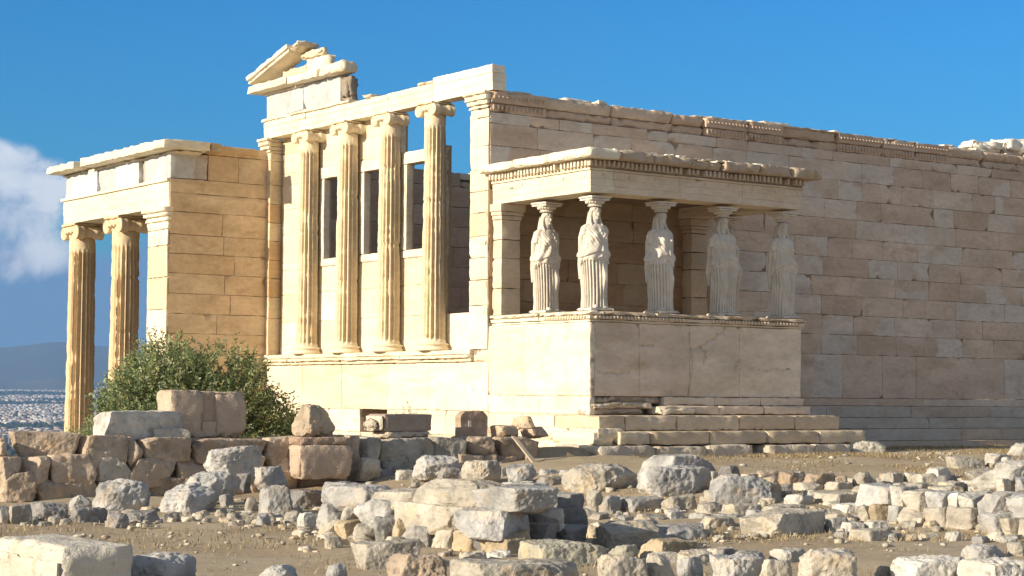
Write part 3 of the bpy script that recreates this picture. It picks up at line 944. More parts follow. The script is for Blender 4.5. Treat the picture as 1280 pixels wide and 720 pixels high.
# ------------------------------------------------------------------ porch of the maidens
cporch = empty('maiden_porch', 'small flat-roofed porch carried by stone maidens above a high slab podium', 'porch', (3.0, -1.8, -2.2))
PX0, PX1, PY = 0.09, 5.95, -3.42
TPW = plane_T((PX0, 0, 0), (0, -1, 0), (-1, 0, 0))      # s runs south
TPS = plane_T((0, PY, 0), (1, 0, 0), (0, -1, 0))
TPE = plane_T((PX1, 0, 0), (0, -1, 0), (1, 0, 0))
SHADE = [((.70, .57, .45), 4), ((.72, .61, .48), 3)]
M = MB()
ashlar(M, plane_T((0.004, 0, 0), (.086/3.42, -1, 0), (-1, 0, 0)), -.0, 3.42+.004, [-2.2, -1.72, -1.36, -0.99, 0.50], [1.3, 1.5, 1.8, 1.75], PORCHC, 91, t=.135, chip=.3, joints={3: [1.25]}, jit=.004, rough=.007, er=.012, res=.03)
for c_ in ([(-2.6, .5), (-2.75, .28), (-2.62, .05), (-2.7, -.3), (-2.62, -.6), (-2.7, -.95)], [(-.55, .5), (-.6, .3), (-1.1, .33)], [(-1.2, -.2), (-1.02, -.32), (-1.22, -.36)], [(-.2, .45), (-.25, .1)], [(-1.7, .2), (-1.72, .05)], [(-1.9, -.35), (-1.75, -.5)]):
    crack(M, 1, c_, (1, 0, 0), .018)
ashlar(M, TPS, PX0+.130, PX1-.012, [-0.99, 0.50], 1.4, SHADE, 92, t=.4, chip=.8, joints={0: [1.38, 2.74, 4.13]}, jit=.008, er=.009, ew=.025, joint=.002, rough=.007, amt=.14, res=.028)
crack(M, 0, [(3.72, .50), (3.66, .36), (3.40, .22), (3.05, .06), (2.78, .0)], (0, 1, 0), .022)
crack(M, 0, [(2.76, .05), (2.80, -.35), (2.70, -.99)], (0, 1, 0), .016)
crack(M, 0, [(3.05, .06), (3.2, -.05), (3.12, -.3)], (0, 1, 0), .012)
crack(M, 0, [(4.16, -.2), (4.02, -.28), (4.0, -.42)], (0, 1, 0), .014)
crack(M, 0, [(1.4, .06), (1.75, .05)], (0, 1, 0), .012)
crack(M, 0, [(.3, -.5), (.8, -.56), (1.1, -.5)], (0, 1, 0), .012)
crack(M, 0, [(4.4, -.35), (5.0, -.42), (5.6, -.36)], (0, 1, 0), .012)
ashlar(M, TPE, 0, 3.42-.012, [-0.99, 0.50], 1.7, SHADE, 93, t=.4, chip=.4)
V, F = box_grid((PX0+.03, PY+.022, -.98), (PX0+.4, PY+.3, .49), 9)
M.add(V, [F], (.70, .60, .46))
V, F = box_grid((PX0+.137, PY+.3, -2.2), (PX1-.3, -.05, .52), 9)
M.add(V, [F], (.3, .25, .2))
part(M, 'podium', MARBLE, cporch)
M = MB()
def around(M, o, z0, z1, col, scol, er=.02, back=.25, nseg=3, **kw):
    """a course round the three free sides of the porch, standing o proud"""
    ys = np.linspace(-.0, 3.42+o, 3)
    for k in range(2):
        rbox(M, (ys[k]+.003, -o, z0), (ys[k+1]-(.003 if k == 0 else 0), back, z1), col, TPW, er=er, **kw)
    xs = np.linspace(PX0+back+.002, PX1+o, nseg+1)
    for k in range(nseg):
        rbox(M, (xs[k]+.003, -o, z0), (xs[k+1]-.003, back, z1), scol, TPS, er=er, **kw)
    rbox(M, (0.0, -o, z0), (3.42-back-.003, back, z1), scol, TPE, er=er, **kw)
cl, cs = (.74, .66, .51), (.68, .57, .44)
around(M, .02, .503, .55, cl, cs, ew=.02, er=.01, res=.12)
around(M, .055, .553, .635, cl, cs, ew=.03, er=.015, res=.1)
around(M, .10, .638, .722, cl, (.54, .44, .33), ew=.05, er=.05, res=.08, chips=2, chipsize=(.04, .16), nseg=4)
for k in range(16):
    ellipsoid(M, (2.0+k*.088, -.06, .595), (.03, .035, .04), cl, TPW, 7, 6)
for k in range(62):
    if vnoise(np.array([[k*.19, 2.2, .7]]))[0] > -.35:
        ellipsoid(M, (.2+k*.092, -.06, .595), (.03, .035, .04), cs, TPS, 7, 6)
V, F = box_grid((PX0+.2, PY+.2, .45), (PX1-.2, -.02, .71), 9)
M.add(V, [F], (.5, .42, .32))
part(M, 'egg_moulding', MARBLE, cporch)
# lower mouldings, broken at the corner
M = MB()
xs = [2.0, 3.4, 4.7, 5.98]
for k in range(3):
    rbox(M, (xs[k]+.003, -.05, -1.17), (xs[k+1]-.003, .3, -.993), pick(r, SHADE), TPS, .1, .04, .02, chips=1, chipsize=(.06, .2))
    rbox(M, (xs[k]+.003, -.17, -1.36), (xs[k+1]+.10*(k == 2)-.003, .3, -1.173), pick(r, SHADE), TPS, .1, .05, .03, chips=1, chipsize=(.06, .2))
rbox(M, (.10, .0, -1.13), (2.0, .35, -.993), (.44, .36, .28), TPS, .07, .08, .08, .03, chips=5, chipsize=(.1, .35))
rbox(M, (.10, -.10, -1.24), (1.75, .4, -1.12), (.60, .51, .40), TPS, .06, .10, .09, .03, chips=4, chipsize=(.1, .3))
rbox(M, (.05, -.02, -1.365), (1.5, .4, -1.235), (.42, .34, .27), TPS, .07, .06, .05, .02, chips=3, chipsize=(.1, .3))
rbox(M, (1.75, -.28, -1.365), (2.75, .3, -1.19), (.66, .58, .46), TPS, .06, .09, .09, .025, chips=4, chipsize=(.1, .3))
rbox(M, (5.6, -.05, -1.36), (6.12, .8, -1.173), (.50, .40, .3), TPS, .08, .05, .03)
part(M, 'foot_moulding', MARBLE, cporch)
# two steps and a rough footing
STEPC = [((.62, .52, .39), 3), ((.58, .47, .34), 2)]
M = MB()
xs = [-.12, .55, 1.9, 3.6, 5.2, 6.55]
for k in range(5):
    rbox(M, (xs[k]+.004, -.58, -1.675), (xs[k+1]-.004, .9, -1.372), pick(r, STEPC), TPS, .09, .05, .03, chips=2, chipsize=(.05, .16))
for (a, b) in ((0.4, 1.4), (1.41, 2.5)):
    rbox(M, (a, -.20, -1.68), (b, .5, -1.372), pick(r, PORCHC), TPW, .09, .05, .03, chips=2, chipsize=(.05, .2))
part(M, 'step', MARBLE, cporch)
M = MB()
xs = [.14, .95, 2.5, 4.1, 5.6, 7.02]
for k in range(5):
    rbox(M, (xs[k]+.004, -.92, -1.955), (xs[k+1]-.004, .6, -1.682), pick(r, STEPC), TPS, .09, .05, .04, chips=2, chipsize=(.06, .2))
rbox(M, (-.42, -.80, -1.955), (.135, .6, -1.69), (.70, .62, .48), TPS, .07, .08, .07, .015, chips=3)
part(M, 'step', MARBLE, cporch)
for (a, b, zt) in ((-.55, .9, -1.96), (.92, 2.25, -1.975), (2.27, 3.5, -1.96), (3.9, 5.2, -1.975), (5.22, 6.35, -1.97)):
    M = MB()
    rbox(M, (a, -1.15, -2.40), (b, .4, zt), pick(r, [((.58, .50, .40), 1), ((.52, .46, .38), 1)]), TPS, .07, .09, .07, .02, chips=4, chipsize=(.06, .25))
    part(M, 'footing_block', ROCK, cporch)
for (s0, s1, d, z0, z1) in ((2.6, 4.1, -.50, -2.19, -1.87), (1.4, 2.58, -.45, -2.19, -1.87), (3.2, 4.25, -.42, -1.86, -1.62), (2.2, 3.15, -.35, -1.86, -1.62), (2.8, 4.5, -.68, -2.55, -2.20), (1.2, 2.78, -.62, -2.55, -2.2)):
    M = MB()
    rbox(M, (s0, d, z0), (s1, .3, z1), pick(r, PORCHC), TPW, .06, .08, .06, .018, chips=3, chipsize=(.06, .2))
    part(M, 'footing_block', ROCK, cporch)

# entablature
M = MB()
kw = dict(res=.1, ew=.02, er=.002, rough=.004)
# fasciae, each proud of the one below
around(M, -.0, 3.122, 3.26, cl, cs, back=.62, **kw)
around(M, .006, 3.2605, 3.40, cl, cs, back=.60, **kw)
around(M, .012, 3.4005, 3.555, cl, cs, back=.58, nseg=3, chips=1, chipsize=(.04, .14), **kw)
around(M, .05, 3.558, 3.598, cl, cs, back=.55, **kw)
# round bosses on the top fascia
for k in range(5):
    ellipsoid(M, (.35+.72*k, -.02, 3.47), (.045, .012, .045), cl, TPW, 10, 6)
for k in range(9):
    ellipsoid(M, (.42+.68*k, -.02, 3.47), (.045, .012, .045), cs, TPS, 10, 6)
part(M, 'architrave', MARBLE, cporch)
M = MB()
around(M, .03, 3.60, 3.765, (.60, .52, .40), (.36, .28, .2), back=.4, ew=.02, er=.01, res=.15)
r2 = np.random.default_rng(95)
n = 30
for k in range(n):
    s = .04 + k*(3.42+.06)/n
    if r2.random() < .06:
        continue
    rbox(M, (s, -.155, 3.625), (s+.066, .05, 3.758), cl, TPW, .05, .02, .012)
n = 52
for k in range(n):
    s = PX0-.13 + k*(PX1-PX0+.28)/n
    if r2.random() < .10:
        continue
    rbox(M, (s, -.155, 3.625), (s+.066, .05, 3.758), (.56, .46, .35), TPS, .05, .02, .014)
part(M, 'dentil_band', MARBLE, cporch)
M = MB()
cuts = [(-.14, 1.15), (1.15, 2.35), (2.35, 3.42+.37)]
for k, (a, b) in enumerate(cuts):
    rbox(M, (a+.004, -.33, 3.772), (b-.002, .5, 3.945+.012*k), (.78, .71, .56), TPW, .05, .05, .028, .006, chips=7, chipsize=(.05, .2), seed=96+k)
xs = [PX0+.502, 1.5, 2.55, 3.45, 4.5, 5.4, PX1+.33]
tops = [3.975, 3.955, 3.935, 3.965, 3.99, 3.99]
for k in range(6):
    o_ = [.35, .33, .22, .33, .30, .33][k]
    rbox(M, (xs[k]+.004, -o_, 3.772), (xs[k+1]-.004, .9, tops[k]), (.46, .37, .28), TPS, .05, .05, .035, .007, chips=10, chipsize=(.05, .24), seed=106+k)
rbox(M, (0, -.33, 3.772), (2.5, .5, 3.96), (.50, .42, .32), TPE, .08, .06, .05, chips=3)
part(M, 'cornice', MARBLE, cporch)
for k in range(16):
    M = MB()
    x = PX0+.3+k*.36
    rbox(M, (x, -.30+.05*r2.random(), 3.945), (x+r2.uniform(.15, .33), .15, 3.965+r2.uniform(.0, .05)), (.80, .75, .64), TPS, .05, .06, .06, .012, chips=2, chipsize=(.04, .12))
    part(M, 'cornice_fragment', MARBLE, cporch)
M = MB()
rbox(M, (PX0+.58, PY+.58, 3.36), (PX1-.58, -.02, 3.58), (.22, .17, .125), None, .3, .02, .01)  # soffit coloured dark to deepen the shade inside the porch
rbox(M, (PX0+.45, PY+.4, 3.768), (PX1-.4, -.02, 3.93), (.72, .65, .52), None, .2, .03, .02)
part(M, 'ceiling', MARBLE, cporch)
# wall pilasters at the back of the porch
for (xa, xb, c) in ((PX0, PX0+.50, (.66, .55, .42)), (PX1-.50, PX1, (.52, .42, .31))):
    M = MB()
    zz = [.725, 1.3, 1.95, 2.35, 2.78]
    for k in range(4):
        rbox(M, (xa, -.34, zz[k]), (xb, -.004, zz[k+1]-.004), np.array(c)*(.95+.1*(k % 2)), None, .08, .03, .015, chips=1, chipsize=(.04, .1))
    for (a, z0, z1) in ((.02, 2.78, 2.87), (.05, 2.873, 2.95), (.08, 2.953, 3.118)):
        rbox(M, (xa-a, -.34-a, z0), (xb+a, -.004, z1), c, None, .06, .02, .012)
    part(M, 'pilaster', MARBLE, cporch)
# worn edge where the porch meets the corner
for k, z in enumerate((.55, 1.15, 1.7, 2.25, 2.7)):
    M = MB()
    rbox(M, (.02, -.05-.02*(k % 2), z), (.09, .14, z+.34), (.66, .54, .38), TW, .05, .06, .06, .02, chips=4, chipsize=(.04, .14))
    part(M, 'worn_stub', MARBLE, cporch)

# ------------------------------------------------------------------ the air between here and the hills
hm = bpy.data.materials.new('air')
hm.use_nodes = True
ht = hm.node_tree
ht.nodes.clear()
pv = N(ht, 'ShaderNodeVolumePrincipled')
pv.inputs['Color'].default_value = (0.24, 0.46, 0.86, 1)
pv.inputs['Density'].default_value = 6.5e-5
pv.inputs['Anisotropy'].default_value = 0.0
ho = N(ht, 'ShaderNodeOutputMaterial')
ht.links.new(pv.outputs[0], ho.inputs['Volume'])
hb = MB()
V, F = box_grid((-20500, -20500, -125), (20500, 20500, 560), 1e6)
hb.add(V, [F], (1, 1, 1))
haze = hb.build('haze', hm)
haze['kind'] = 'stuff'
ROWS = [
    ('on top of terrace wall', 'loose blocks on the terrace wall'),
    ('in top course of terrace wall', 'top course of the terrace wall'),
    ('in second course of terrace wall', 'second course of the terrace wall'),
    ('in lowest course of terrace wall', 'lowest course of the terrace wall'),
    ('among boulders below terrace wall', 'boulders below the terrace wall'),
    ('in line of stones along dirt patch', 'small stones along the dirt patch'),
    ('in top row of rubble heap', 'top row of the rubble heap'),
    ('in middle row of rubble heap', 'middle row of the rubble heap'),
    ('in bottom row of rubble heap', 'bottom row of the rubble heap'),
    ('behind rubble heap', 'rocks behind the rubble heap'),
    ('along bottom edge of view', 'rocks along the bottom edge'),
    ('by the middle dirt strip', 'rocks by the middle dirt strip'),
    ('below porch steps', 'rocks below the porch steps'),
    ('in upper course of low wall at right', 'upper course of the low rubble wall'),
    ('in lower course of low wall at right', 'lower course of the low rubble wall'),
    ('in flat stones before low wall at right', 'flat stones before the low wall'),
    ('in pale pile beside low wall at right', 'pale pile by the low wall'),
    ('in bottom right corner', 'flat rocks in the bottom right corner'),
    ('in flat strip below porch steps', 'flat stones below the porch steps'),
    ('in flat strip above middle dirt', 'flat stones above the middle dirt'),
    ('in strip before rubble heap', 'stones before the rubble heap'),
    ('on flat top of rubble heap', 'stones on top of the rubble heap'),
    ('in strip before low wall', 'stones before the low wall'),
    ('in narrow line of stones below steps', 'narrow line of stones below the steps'),
]
# row, x, y, z, width, depth, height, yaw, kind, tone, detail
STONES = [
    (0,-12.38,-4.15,-2.01,0.27,0.6,0.28,3.0,'r','B',23), (0,-11.61,-4.15,-2.05,1.02,0.6,0.42,6.0,'k','B',86),
    (0,-9.95,-4.15,-1.76,1.54,0.6,0.46,-5.0,'k','W',109), (0,-9.49,-4.15,-1.78,0.67,0.6,0.2,4.0,'k','C',55),
    (0,-2.49,-4.15,-1.78,0.61,0.6,0.22,1.0,'r','B',40), (0,-2.06,-4.15,-1.59,0.19,0.6,0.21,3.0,'k','B',14),
    (0,-1.86,-4.15,-1.8,0.41,0.6,0.22,-1.0,'k','B',25), (1,-10.75,-4.22,-2.04,0.66,0.75,0.31,-3.0,'k','B',54),
    (1,-10.22,-4.22,-2.05,0.31,0.75,0.29,3.0,'r','P',24), (1,-9.62,-4.22,-2.05,0.81,0.75,0.29,2.0,'k','B',64),
    (1,-8.5,-4.22,-2.04,1.24,0.75,0.28,2.0,'k','B',91), (1,-7.49,-4.22,-2.04,0.55,0.75,0.29,1.0,'k','B',43),
    (1,-6.0,-4.22,-2.04,0.32,0.75,0.3,-1.0,'k','B',22), (1,-5.67,-4.22,-2.04,0.36,0.75,0.28,-2.0,'k','C',24),
    (1,-4.96,-4.22,-2.11,1.02,0.75,0.32,-6.0,'k','C',62), (1,-4.03,-4.22,-2.07,0.67,0.75,0.29,2.0,'k','C',46),
    (1,-3.29,-4.22,-2.08,0.62,0.75,0.3,4.0,'k','B',43), (1,-2.44,-4.22,-2.06,0.77,0.75,0.26,5.0,'k','B',51),
    (2,-12.35,-4.28,-2.28,0.43,0.75,0.23,1.0,'k','B',41), (2,-11.88,-4.28,-2.41,0.4,0.75,0.36,0.0,'k','B',38),
    (2,-11.28,-4.28,-2.41,0.66,0.75,0.38,1.0,'k','B',57), (2,-10.59,-4.28,-2.44,0.56,0.75,0.38,-3.0,'k','C',47),
    (2,-9.91,-4.28,-2.44,0.76,0.75,0.36,3.0,'k','B',62), (2,-9.18,-4.28,-2.41,0.49,0.75,0.33,-1.0,'k','B',41),
    (2,-8.08,-4.28,-2.35,0.4,0.75,0.29,-2.0,'k','B',33), (2,-7.44,-4.28,-2.31,0.44,0.75,0.27,-3.0,'k','B',35),
    (2,-5.98,-4.28,-2.39,0.38,0.75,0.33,4.0,'k','B',27), (2,-5.04,-4.28,-2.43,0.83,0.75,0.32,-6.0,'r','C',52),
    (2,-3.66,-4.28,-2.31,0.59,0.75,0.22,-0.0,'k','B',40), (2,-3.18,-4.28,-2.32,0.23,0.75,0.23,0.0,'k','B',17),
    (2,-2.76,-4.28,-2.29,0.6,0.75,0.22,-3.0,'k','B',38), (2,-2.13,-4.28,-2.39,0.48,0.75,0.31,0.0,'k','B',32),
    (3,-12.24,-4.32,-2.74,0.68,0.75,0.46,1.0,'k','B',60), (3,-11.36,-4.32,-2.75,0.99,0.75,0.33,-2.0,'k','B',79),
    (3,-10.39,-4.32,-2.78,0.84,0.75,0.34,-2.0,'k','B',66), (3,-9.53,-4.32,-2.77,0.75,0.75,0.34,2.0,'k','B',60),
    (3,-8.66,-4.32,-2.74,0.79,0.75,0.35,3.0,'k','B',62), (3,-7.7,-4.32,-2.63,0.99,0.75,0.3,-2.0,'k','B',70),
    (3,-6.68,-4.32,-2.54,0.87,0.75,0.14,4.0,'k','B',64), (3,-5.52,-4.32,-2.55,1.18,0.75,0.16,5.0,'k','B',82),
    (3,-4.16,-4.32,-2.53,1.27,0.75,0.24,3.0,'k','B',82), (3,-2.64,-4.32,-2.52,1.56,0.75,0.23,0.0,'k','B',92),
    (4,-12.49,-7.79,-2.66,0.32,0.26,0.19,-5.0,'b','G',34), (4,-12.15,-8.44,-2.76,0.72,0.57,0.51,10,'b','G',82),
    (4,-11.47,-9.01,-2.76,0.75,0.6,0.47,-5,'b','G',82), (4,-10.29,-7.5,-2.53,0.65,0.52,0.35,8,'b','G',69),
    (4,-9.11,-5.89,-2.29,0.75,0.56,0.45,5,'r','G',73), (4,-9.53,-7.13,-2.47,0.21,0.16,0.25,-5.0,'r','D',21),
    (4,-10.66,-9.48,-2.76,0.16,0.13,0.3,9.0,'b','C',22), (4,-9.18,-7.23,-2.45,0.44,0.33,0.32,-7.0,'r','G',43),
    (4,-10.5,-9.88,-2.76,0.42,0.32,0.47,30,'r','G',44), (4,-9.68,-9.28,-2.65,0.41,0.31,0.26,-4.0,'r','D',44),
    (4,-9.34,-9.83,-2.56,0.55,0.41,0.29,20,'r','G',58), (5,-14.43,-9.88,-2.76,0.14,0.12,0.29,4.0,'b','G',23),
    (5,-14.24,-9.94,-2.76,0.24,0.18,0.32,6.0,'r','C',29), (5,-13.6,-9.34,-2.76,0.42,0.31,0.29,8.0,'r','D',49),
    (5,-13.36,-10.02,-2.76,0.42,0.32,0.27,-3.0,'r','D',49), (5,-13.29,-10.81,-2.76,0.24,0.19,0.23,4.0,'b','D',30),
    (5,-12.66,-10.23,-2.76,0.37,0.3,0.22,-6.0,'b','D',43), (5,-12.31,-10.31,-2.76,0.22,0.18,0.18,0.0,'b','D',26),
    (5,-11.41,-10.05,-2.76,0.17,0.14,0.18,5.0,'b','C',20), (5,-10.35,-8.13,-2.65,0.17,0.13,0.16,-9.0,'r','G',17),
    (5,-11.44,-10.45,-2.76,0.1,0.08,0.16,-7.0,'b','C',11), (5,-11.57,-11.13,-2.76,0.11,0.09,0.14,7.0,'b','C',14),
    (5,-11.7,-11.75,-2.76,0.15,0.12,0.24,2.0,'b','G',18), (5,-11.04,-10.86,-2.76,0.14,0.11,0.17,-1.0,'b','C',16),
    (5,-11.22,-11.62,-2.76,0.19,0.16,0.24,6.0,'b','C',24), (5,-11.35,-12.24,-2.76,0.22,0.16,0.25,12.0,'r','W',27),
    (5,-10.83,-11.84,-2.76,0.22,0.17,0.36,-6.0,'r','C',30), (5,-12.85,-15.47,-2.76,0.17,0.13,0.21,-2.0,'r','C',24),
    (5,-11.46,-13.34,-2.76,0.15,0.1,0.26,4.0,'k','O',21), (6,-11.45,-13.76,-2.32,0.91,0.45,0.23,87.0,'r','G',57),
    (6,-11.43,-14.81,-2.24,0.99,0.45,0.14,90.0,'s','C',69), (6,-11.41,-15.93,-2.19,1.21,0.45,0.25,85.0,'r','C',79),
    (6,-11.4,-16.83,-2.19,0.91,0.45,0.23,92.0,'k','G',78), (6,-10.77,-16.18,-2.24,0.43,0.45,0.27,-23.0,'k','G',50),
    (6,-10.04,-15.8,-2.28,0.26,0.45,0.16,-24.0,'k','D',31), (7,-11.55,-13.49,-2.57,0.33,0.45,0.25,88.0,'r','G',29),
    (7,-11.55,-13.89,-2.54,0.18,0.45,0.21,84.0,'r','C',24), (7,-11.54,-14.5,-2.49,0.72,0.45,0.28,90.0,'r','G',53),
    (7,-11.52,-15.63,-2.46,1.18,0.45,0.25,93.0,'k','C',90), (7,-11.5,-16.44,-2.43,0.18,0.45,0.23,89.0,'k','C',29),
    (7,-11.65,-16.75,-2.45,0.74,0.45,0.24,-28.0,'k','G',88), (7,-10.55,-16.18,-2.45,0.37,0.45,0.19,-31.0,'r','C',42),
    (7,-10.05,-15.92,-2.45,0.19,0.45,0.18,-27.0,'k','D',23), (8,-11.65,-13.61,-2.64,0.18,0.45,0.15,92.0,'r','C',19),
    (8,-11.64,-14.0,-2.66,0.29,0.45,0.18,88.0,'k','O',28), (8,-11.64,-14.41,-2.64,0.2,0.45,0.14,92.0,'r','C',24),
    (8,-11.63,-14.8,-2.69,0.28,0.45,0.29,93.0,'r','G',34), (8,-11.62,-15.19,-2.65,0.18,0.45,0.24,86.0,'r','O',29),
    (8,-11.62,-15.52,-2.64,0.38,0.45,0.18,88.0,'r','G',35), (8,-11.61,-15.96,-2.71,0.32,0.45,0.27,87.0,'r','C',33),
    (8,-11.6,-16.42,-2.71,0.33,0.45,0.27,91.0,'k','O',35), (8,-11.59,-16.94,-2.72,0.45,0.45,0.29,88.0,'k','O',43),
    (8,-11.59,-16.83,-2.6,0.34,0.45,0.14,-29.0,'k','D',42), (8,-10.94,-16.49,-2.61,0.3,0.45,0.21,-26.0,'k','D',37),
    (8,-10.29,-16.15,-2.66,0.32,0.45,0.21,-29.0,'k','D',37), (9,-5.96,-4.9,-2.42,0.39,0.29,0.31,-8.0,'r','C',34),
    (9,-5.43,-6.2,-2.41,0.66,0.49,0.38,30,'r','G',54), (9,-5.46,-6.81,-2.39,0.39,0.29,0.18,14.0,'r','D',36),
    (9,-5.17,-7.29,-2.38,0.53,0.4,0.3,-4.0,'r','C',50), (9,-5.0,-8.08,-2.41,0.47,0.38,0.3,-5.0,'b','G',46),
    (9,-4.9,-8.78,-2.54,0.36,0.29,0.23,-8.0,'s','D',35), (9,-4.57,-9.73,-2.55,1.0,0.75,0.47,5,'r','C',99),
    (10,-17.01,-18.57,-2.76,0.53,0.4,0.39,-8.0,'r','G',94), (10,-16.4,-18.69,-2.76,0.56,0.45,0.38,-5.0,'b','G',102),
    (10,-15.44,-19.01,-2.76,0.31,0.25,0.28,-5.0,'b','G',56), (10,-14.96,-19.16,-2.76,0.22,0.17,0.28,2.0,'b','G',40),
    (10,-13.4,-17.48,-2.76,0.65,0.4,0.32,22,'k','C',90), (10,-14.21,-19.27,-2.76,0.52,0.39,0.35,28,'r','B',85),
    (10,-13.86,-20.37,-2.76,1.06,0.66,0.36,10,'k','C',181), (10,-11.77,-18.13,-2.76,0.73,0.59,0.29,8,'s','L',117),
    (10,-13.11,-20.76,-2.76,0.42,0.32,0.39,13.0,'r','C',75), (10,-12.72,-20.85,-2.76,0.21,0.17,0.39,6.0,'r','C',49),
    (10,-10.37,-18.16,-2.76,0.77,0.48,0.27,-5,'k','O',109), (10,-12.2,-20.61,-2.76,0.22,0.17,0.32,-1.0,'r','G',39),
    (10,-10.11,-18.75,-2.76,0.33,0.26,0.2,1.0,'b','C',51), (10,-12.03,-21.04,-2.76,0.43,0.33,0.36,-2.0,'r','G',78),
    (10,-10.94,-20.37,-2.76,0.31,0.25,0.24,12.0,'s','C',51), (10,-11.47,-21.5,-2.76,0.54,0.41,0.42,30,'r','C',77),
    (11,-7.47,-12.85,-2.74,0.36,0.29,0.22,12.0,'s','C',42), (11,-6.64,-12.17,-2.71,0.19,0.16,0.38,-2.0,'r','C',29),
    (11,-8.82,-14.99,-2.76,0.18,0.14,0.21,2.0,'s','C',23), (11,-6.5,-12.34,-2.7,0.25,0.19,0.29,-5.0,'r','G',28),
    (11,-9.67,-16.62,-2.76,0.56,0.45,0.33,15,'s','C',77), (11,-5.94,-12.36,-2.68,0.49,0.39,0.25,6.0,'s','G',55),
    (11,-8.63,-15.63,-2.76,0.33,0.27,0.26,-7.0,'s','G',44), (11,-8.33,-15.99,-2.76,0.6,0.48,0.23,11.0,'s','G',78),
    (11,-5.6,-12.82,-2.67,0.41,0.33,0.28,11.0,'s','C',45), (11,-5.62,-13.48,-2.68,0.32,0.26,0.2,2.0,'s','C',37),
    (11,-6.89,-15.02,-2.74,0.41,0.33,0.2,4.0,'s','C',51), (11,-4.48,-12.53,-2.59,0.49,0.39,0.23,-6.0,'s','C',54),
    (11,-5.6,-14.1,-2.68,0.42,0.34,0.23,10.0,'s','C',48), (11,-3.98,-12.83,-2.57,0.49,0.39,0.21,8.0,'s','C',52),
    (11,-6.82,-16.14,-2.74,0.95,0.59,0.34,-10,'k','C',113), (11,-5.28,-14.57,-2.68,0.48,0.39,0.23,6.0,'s','C',56),
    (11,-4.19,-13.76,-2.6,0.35,0.27,0.22,-8.0,'r','W',39), (11,-6.07,-16.37,-2.73,0.26,0.21,0.24,12.0,'s','G',32),
    (11,-3.55,-13.9,-2.57,0.52,0.42,0.23,-1.0,'s','C',58), (11,-4.32,-14.88,-2.64,0.39,0.31,0.2,8.0,'s','W',44),
    (11,-6.47,-17.36,-2.74,0.45,0.36,0.17,-2.0,'s','C',60), (12,-4.28,-11.12,-2.55,0.93,0.7,0.48,14,'r','G',91),
    (12,-2.84,-9.67,-2.24,1.02,0.63,0.3,8,'k','G',88), (12,-2.81,-10.39,-2.42,0.16,0.12,0.22,-8.0,'r','C',16),
    (12,-2.34,-10.24,-2.39,0.31,0.23,0.27,-8.0,'r','D',30), (12,-4.44,-12.81,-2.6,0.72,0.54,0.44,30,'r','G',63),
    (12,-3.92,-12.88,-2.56,0.31,0.23,0.39,2.0,'r','B',33), (12,-2.58,-11.91,-2.45,0.35,0.26,0.3,11.0,'r','B',34),
    (12,-2.25,-12.17,-2.45,0.45,0.28,0.29,-5.0,'k','B',42), (12,-1.86,-12.31,-2.44,0.24,0.19,0.23,9.0,'b','B',24),
    (12,-1.41,-12.36,-2.43,0.35,0.28,0.28,-2.0,'b','C',36), (12,-0.73,-12.26,-2.42,0.37,0.28,0.24,1.0,'r','C',36),
    (12,-0.32,-12.37,-2.41,0.27,0.2,0.23,-3.0,'r','C',26), (13,-4.63,-15.78,-2.35,0.47,0.45,0.22,76.0,'k','G',35),
    (13,-4.58,-16.11,-2.38,0.26,0.45,0.23,81.0,'r','W',26), (13,-4.53,-16.41,-2.4,0.32,0.45,0.21,81.0,'k','C',30),
    (13,-4.47,-16.73,-2.39,0.29,0.45,0.2,82.0,'k','G',29), (13,-4.43,-16.98,-2.38,0.18,0.45,0.19,77.0,'k','W',20),
    (13,-4.4,-17.17,-2.38,0.19,0.45,0.2,76.0,'k','W',22), (13,-4.4,-17.63,-2.42,0.38,0.45,0.25,104.0,'k','G',40),
    (13,-4.55,-18.22,-2.45,0.38,0.45,0.29,101.0,'r','G',41), (14,-4.75,-15.71,-2.6,0.18,0.45,0.21,76.0,'r','C',22),
    (14,-4.71,-15.94,-2.6,0.21,0.45,0.22,83.0,'r','O',23), (14,-4.67,-16.17,-2.59,0.18,0.45,0.2,80.0,'k','G',21),
    (14,-4.62,-16.46,-2.62,0.4,0.45,0.22,82.0,'r','C',35), (14,-4.56,-16.8,-2.61,0.29,0.45,0.23,76.0,'k','C',27),
    (14,-4.5,-17.15,-2.61,0.43,0.45,0.24,84.0,'k','C',39), (14,-4.53,-17.72,-2.64,0.33,0.45,0.23,109.0,'k','G',36),
    (14,-4.63,-18.11,-2.65,0.18,0.45,0.21,102.0,'k','C',24), (14,-4.71,-18.43,-2.65,0.28,0.45,0.21,100.0,'k','C',32),
    (15,-5.22,-15.15,-2.68,0.34,0.27,0.2,2.0,'s','C',40), (15,-5.22,-15.58,-2.69,0.32,0.26,0.18,7.0,'s','C',38),
    (15,-5.95,-16.49,-2.72,0.28,0.22,0.17,6.0,'s','W',35), (15,-5.63,-16.62,-2.72,0.27,0.22,0.18,2.0,'s','W',34),
    (16,-0.93,-13.17,-2.45,0.32,0.24,0.29,9.0,'r','C',30), (16,0.67,-11.98,-2.38,0.41,0.33,0.26,-8.0,'s','W',40),
    (16,-1.46,-14.03,-2.49,0.4,0.32,0.2,10.0,'s','C',40), (16,-0.74,-13.45,-2.45,0.3,0.23,0.27,1.0,'r','D',30),
    (16,3.35,-10.2,-2.28,0.54,0.43,0.25,6.0,'s','C',46), (16,-0.55,-13.81,-2.46,0.41,0.33,0.22,11.0,'s','W',40),
    (16,1.19,-12.49,-2.38,0.44,0.33,0.26,13.0,'r','C',38), (16,-0.87,-14.49,-2.34,0.56,0.42,0.3,30,'r','W',43),
    (16,4.28,-10.2,-2.27,0.37,0.29,0.29,-5.0,'s','W',32), (16,-1.25,-14.99,-2.33,0.19,0.14,0.17,7.0,'r','W',19),
